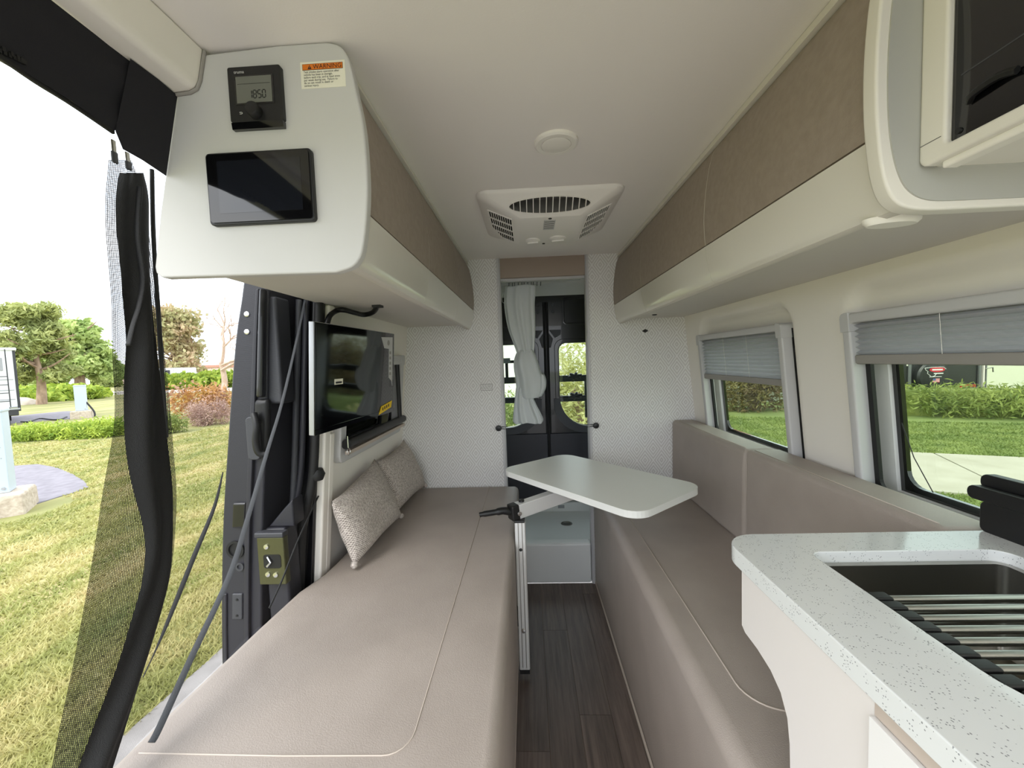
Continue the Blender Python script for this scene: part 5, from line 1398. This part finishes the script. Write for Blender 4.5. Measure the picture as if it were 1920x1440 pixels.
tag(MB().tube(spline([tuple(q) for q in c2], 5), 0.035, 6).build('power_cable', 'rubber', smooth=60), 'dark cable lying across the narrow asphalt pad', 'cable')

# white camper at the edge of the lawn
rvr = px(31, 700, 1, 16.2)
rv = thing('camper', 'white camper trailer with a rear ladder and dark bumper', 'camper', (rvr.x - 1.3 * math.cos(0.95), rvr.y - 1.3 * math.sin(0.95), ZG), (0, 0, 0.95))
MB().box(-1.3, 1.3, 0, 6.0, 0.75, 3.25).build('body', 'rv_white', rv, bevel=.06, seg=2, local=True)
MB().box(-1.34, 1.36, -.05, 6.0, 3.2, 3.32).build('roof', 'rv_white', rv, bevel=.03, seg=2, local=True)
MB().box(1.24, 1.32, -.02, .08, 0.6, 3.2).build('corner_trim', 'rv_dark', rv, local=True)
MB().box(0.2, 0.95, -.03, .0, 2.35, 2.9).build('window', 'rv_grey', rv, bevel=.03, seg=2, local=True)
for z in (1.1, 1.5, 1.95): MB().box(-1.25, 1.2, -.012, .0, z, z + .03).build('body_rib', 'rv_grey', rv, local=True)
for x in (.75, 1.05): MB().tube([(x, -.14, .8), (x, -.14, 3.25)], .02, 6).build('ladder_rail', 'rv_dark', rv, local=True)
for z in (1.05, 1.4, 1.75, 2.1): MB().tube([(.75, -.14, z), (1.05, -.14, z)], .018, 6).build('ladder_rung', 'rv_dark', rv, local=True)
MB().box(-1.25, 1.25, -.18, .1, 0.42, 0.72).build('bumper', 'rv_dark', rv, bevel=.03, seg=2, local=True)
MB().box(-1.25, 1.3, -.2, -.1, 0.68, 0.74).build('bumper_bar', 'rv_grey', rv, local=True)
MB().box(0.5, 0.72, -.205, -.17, .5, .56).build('tail_light', 'tail_red', rv, local=True)
for x in (-.95, .95): MB().lathe([(.36, -.1), (.36, .1)], (x, 3.2, .36), (1, 0, 0), 20).build('wheel', 'rubber', rv, local=True)
for x in (-.95, .95): MB().box(x - .05, x + .05, .0, .1, 0, .45).build('jack', 'rv_dark', rv, local=True)

def hut(label, x0, x1, ytop, ybot, Y, depth, wm, nwin, roofh=.18):
    a = px(x0, ybot, 1, Y); c_ = px(x1, ybot, 1, Y); h = px(x0, ytop, 1, Y).z - ZG; L = (c_ - a).length
    t = thing('building', label, 'building', ((a.x + c_.x) / 2, Y, ZG))
    MB().box(a.x, c_.x, Y, Y + depth, ZG - .1, ZG + h).build('walls', wm, t)
    MB().box(a.x - L * .01, c_.x + L * .01, Y - .3, Y + depth, ZG + h, ZG + h * (1 + roofh)).build('roof', 'roof', t)
    for k in range(nwin):
        f = (k + .5) / nwin; xx = a.x + (c_.x - a.x) * f; ww = abs(c_.x - a.x) / nwin * .28
        MB().box(xx - ww, xx + ww, Y - .04, Y + .02, ZG + h * .35, ZG + h * .72).build('window', 'rv_grey', t)
    return t
hut('long pinkish building far behind the leafy tree', 185, 262, 697, 716, 78, 14, 'building', 6)
hut('long low pinkish building behind the bare tree', 366, 560, 690, 712, 84, 14, 'building', 9)
hut('pale building far behind the pine tree', 20, 120, 694, 716, 86, 14, 'building_pale', 6)
# small motorhome beyond the autumn tree
q0 = px(314, 718, 1, 54)
mh = thing('motorhome', 'small white motorhome parked under the brownish tree', 'motorhome', (q0.x, q0.y, ZG))
MB().box(q0.x - 2.0, q0.x + 1.0, 54, 58, ZG + .5, ZG + 2.7).build('body', 'rv_white', mh, bevel=.15, seg=2)
MB().box(q0.x + .95, q0.x + 2.0, 54.2, 58, ZG + .5, ZG + 1.9).build('cab', 'rv_white', mh, bevel=.2, seg=2)
MB().box(q0.x - .2, q0.x + .5, 53.95, 54.0, ZG + 1.5, ZG + 2.4).build('window', 'rv_dark', mh)
for x in (-1.4, 1.5): MB().lathe([(.45, -.1), (.45, .1)], (q0.x + x * .85, 54.2, ZG + .45), (0, 1, 0), 16).build('wheel', 'rubber', mh)
# parked white van and posts between the trees
q1 = px(126, 713, 1, 72)
cv = thing('parked_van', 'white van parked far behind the leafy tree', 'van', (q1.x, q1.y, ZG))
MB().box(q1.x - 2.6, q1.x + 2.6, 72, 74, ZG + .4, ZG + 2.2).build('body', 'rv_white', cv, bevel=.25, seg=3)
MB().box(q1.x - 1.8, q1.x + 1.8, 71.96, 72.02, ZG + 1.35, ZG + 1.9).build('windows', 'rv_grey', cv)
for x in (-1.7, 1.7): MB().lathe([(.4, -.1), (.4, .1)], (q1.x + x, 72.1, ZG + .4), (0, 1, 0), 14).build('wheel', 'rubber', cv)
q2 = px(158, 727, 1, 47)
tag(MB().box(q2.x - .28, q2.x + .28, 47, 47.5, ZG, ZG + 2.0).build('marker_post', 'building_pale', bevel=.04, seg=1), 'pale square marker post beside the far road', 'post')

# ------------------------------------------------------------------ counter side: hedge, trailer, fence
h0, h1 = Vector((9.9, 12.2, 0)), Vector((17.5, 9.3, 0))
t = thing('hedge', 'thick green clipped juniper hedge beyond the counter window', 'hedge', (13, 11.2, ZG))
bl = []
for k in range(60):
    f = k / 59; p = h0.lerp(h1, f); o_ = random.uniform(0, 1.5)
    bl.append((p.x + o_ * .35 + random.uniform(-.2, .2), p.y + o_ * .9, ZG + random.uniform(.25, .62), .62, .55, .36))
leaves('foliage', bl, 16000, .085, 'hedge', t, aspect=.22, shell=.45)
core = MB().bar((h0.x + .4, h0.y + .8, ZG + .36), (h1.x + .4, h1.y + .8, ZG + .36), 1.1, .72).build('inner_branches', 'hedge', t)

TY = 14.2
tA, tB = px(1660, 700, 1, TY), px(1842, 700, 1, TY)
tr = thing('cargo_trailer', 'black cargo trailer with a round spare wheel cover behind the hedge', 'trailer', ((tA.x + tB.x) / 2, TY, ZG))
zb, zt = px(1690, 731, 1, TY).z, 2.0
MB().box(tA.x - 1.0, tB.x, TY, TY + 2.4, zb, zt).build('body', 'trailer_black', tr, bevel=.04, seg=2)
for k in range(4):
    x = px(1676 + k * 9.5, 700, 1, TY).x; MB().box(x - .05, x + .05, TY - .03, TY, zb + .05, zt - .1).build('wall_rib', 'trailer_grey' if k % 2 else 'trailer_black', tr)
MB().box(tA.x - 1.0, tB.x, TY - .05, TY + .02, zb - .08, zb + .03).build('lower_rail', 'trailer_grey', tr)
for x0, x1, m_ in ((1833, 1837, 'trailer_grey'), (1841, 1843.5, 'building_pale'), (1845.5, 1847.5, 'trailer_grey')):
    a, c_ = px(x0, 700, 1, TY), px(x1, 700, 1, TY); MB().box(a.x, c_.x, TY - .05, TY + .02, zb - .35, zt).build('corner_post', m_, tr)
for z in (.55, .95): MB().tube([(tB.x + .02, TY - .08, z), (tB.x + .22, TY - .1, z + .04), (tB.x + .24, TY - .1, z - .12)], .02, 6).build('door_latch', 'steel', tr)
MB().box(tB.x - .75, tB.x - .25, TY - .05, TY, zb + .02, zb + .12).build('marker_light', 'tail_red', tr)
for k in range(2):
    a, c_ = px(1671 + k * 22, 682, 1, TY), px(1683 + k * 22, 686, 1, TY); MB().box(a.x, c_.x, TY - .012, TY, c_.z, a.z + .04).build('reflective_tape', 'red' if k == 0 else 'label_white', tr)
for x in (tA.x - .2, tB.x - 1.2): MB().lathe([(.36, -.11), (.36, .11)], (x, TY + .35, ZG + .36), (0, 1, 0), 20).build('wheel', 'rubber', tr)
tc_ = px(1740, 706, 1, TY); TR_ = 0.52
cov = MB().lathe([(TR_, 0), (TR_, .16), (TR_ * .9, .21), (TR_ * .3, .22), (0, .22)], (tc_.x, TY, tc_.z), (0, -1, 0), 36).build('spare_wheel_cover', 'trailer_black', tr, smooth=40)
yc = TY - .222
el = [(tc_.x + .08 + .25 * math.cos(a), tc_.z + .24 + .085 * math.sin(a)) for a in [2 * PI * k / 28 for k in range(28)]]
MB().prism(el, XZ, yc - .006, yc + .002).build('red_oval', 'red', cov)
for x0, x1, z0, z1 in ((-.09, .25, .215, .262), (-.03, .27, .095, .128), (-.17, .22, -.005, .012)):
    MB().box(tc_.x + x0, tc_.x + x1, yc - .012, yc + .002, tc_.z + z0, tc_.z + z1).build('illegible_lettering', 'white_print', cov)
ol = [(-.33, .30), (-.1, .325), (.28, .32), (.36, .25)]
ol2 = [(-.33, .30), (-.30, .24), (-.22, .18), (-.24, .12), (-.17, .06), (-.10, .0), (.0, .03), (.05, .10)]
for q in (ol, ol2): MB().tube([(tc_.x + a, yc - .004, tc_.z + c_) for a, c_ in q], .009, 5).build('outline', 'white_print', cov)
fl_ = MB().box(tc_.x - .06, tc_.x + .16, yc - .006, yc + .002, tc_.z - .19, tc_.z - .06).build('flag', 'white_print', cov)
for k in range(4): MB().box(tc_.x - .06, tc_.x + .16, yc - .010, yc, tc_.z - .19 + k * .036, tc_.z - .172 + k * .036).build('flag_stripe', 'red', fl_)
MB().box(tc_.x - .06, tc_.x + .03, yc - .014, yc, tc_.z - .125, tc_.z - .06).build('flag_canton', 'blue', fl_)
pwl = thing('building', 'pale textured building wall to the side of the black trailer', 'building', (24, 19, ZG))
MB().box(19.0, 40.0, 18, 22, ZG, 5.0).build('walls', 'wall_pale', pwl)
MB().box(18.8, 40.2, 17.7, 22.2, 5.0, 5.3).build('roof', 'roof', pwl)

fc = thing('fence', 'grey-green board fence behind the brown shrub', 'fence', (10, 16.5, ZG))
MB().box(3.0, 10.7, 16.55, 16.6, ZG + .9, ZG + 1.02).build('rail', 'fence', fc)
MB().box(3.0, 10.7, 16.55, 16.6, ZG + .15, ZG + .27).build('rail', 'fence', fc)
for k in range(22):
    x = 3.0 + k * .35; MB().box(x, x + .33, 16.5 + .012 * (k % 3), 16.55, ZG, ZG + 1.55 + .03 * ((k * 7) % 3)).build('board', 'fence', fc)
pw2 = thing('building', 'pale wall behind the board fence', 'building', (6, 22, ZG))
MB().box(-6.0, 14.5, 21, 25, ZG, 4.5).build('walls', 'wall_pale', pw2)
MB().box(-6.2, 14.7, 20.7, 25.2, 4.5, 4.8).build('roof', 'roof', pw2)
bush('brown_shrub', 'large dark brown shrub in front of the board fence', (7.75, 14.2, ZG), 1.35, 1.0, 2.3, 7500, .07, 'brown_shrub', nb=16, seed=30, aspect=.3)
tag(MB().lathe([(.45, -.1), (.47, .12), (.36, .28), (.15, .36), (0, .37)], (5.95, 13.9, ZG), (0, 0.1, 1), 10).build('boulder', 'rock', smooth=180), 'pale low stone at the foot of the board fence', 'rock')
# shrubs behind the van
bush('willow_shrub', 'pale yellow-green willow shrub behind the rear window right of the curtain', (1.15, 8.6, ZG), 1.15, .9, 2.75, 6000, .085, 'willow', nb=18, seed=31, aspect=.22)
bush('willow_shrub', 'low olive shrub below the willow shrub behind the van', (1.3, 6.4, ZG), 1.2, .6, 1.1, 4000, .06, 'willow', nb=14, seed=32, aspect=.3)
bush('green_shrub', 'green shrub behind the rear window left of the curtain', (-1.15, 11.0, ZG), 1.0, .8, 1.55, 3500, .07, 'hedge', nb=12, seed=33, aspect=.3)
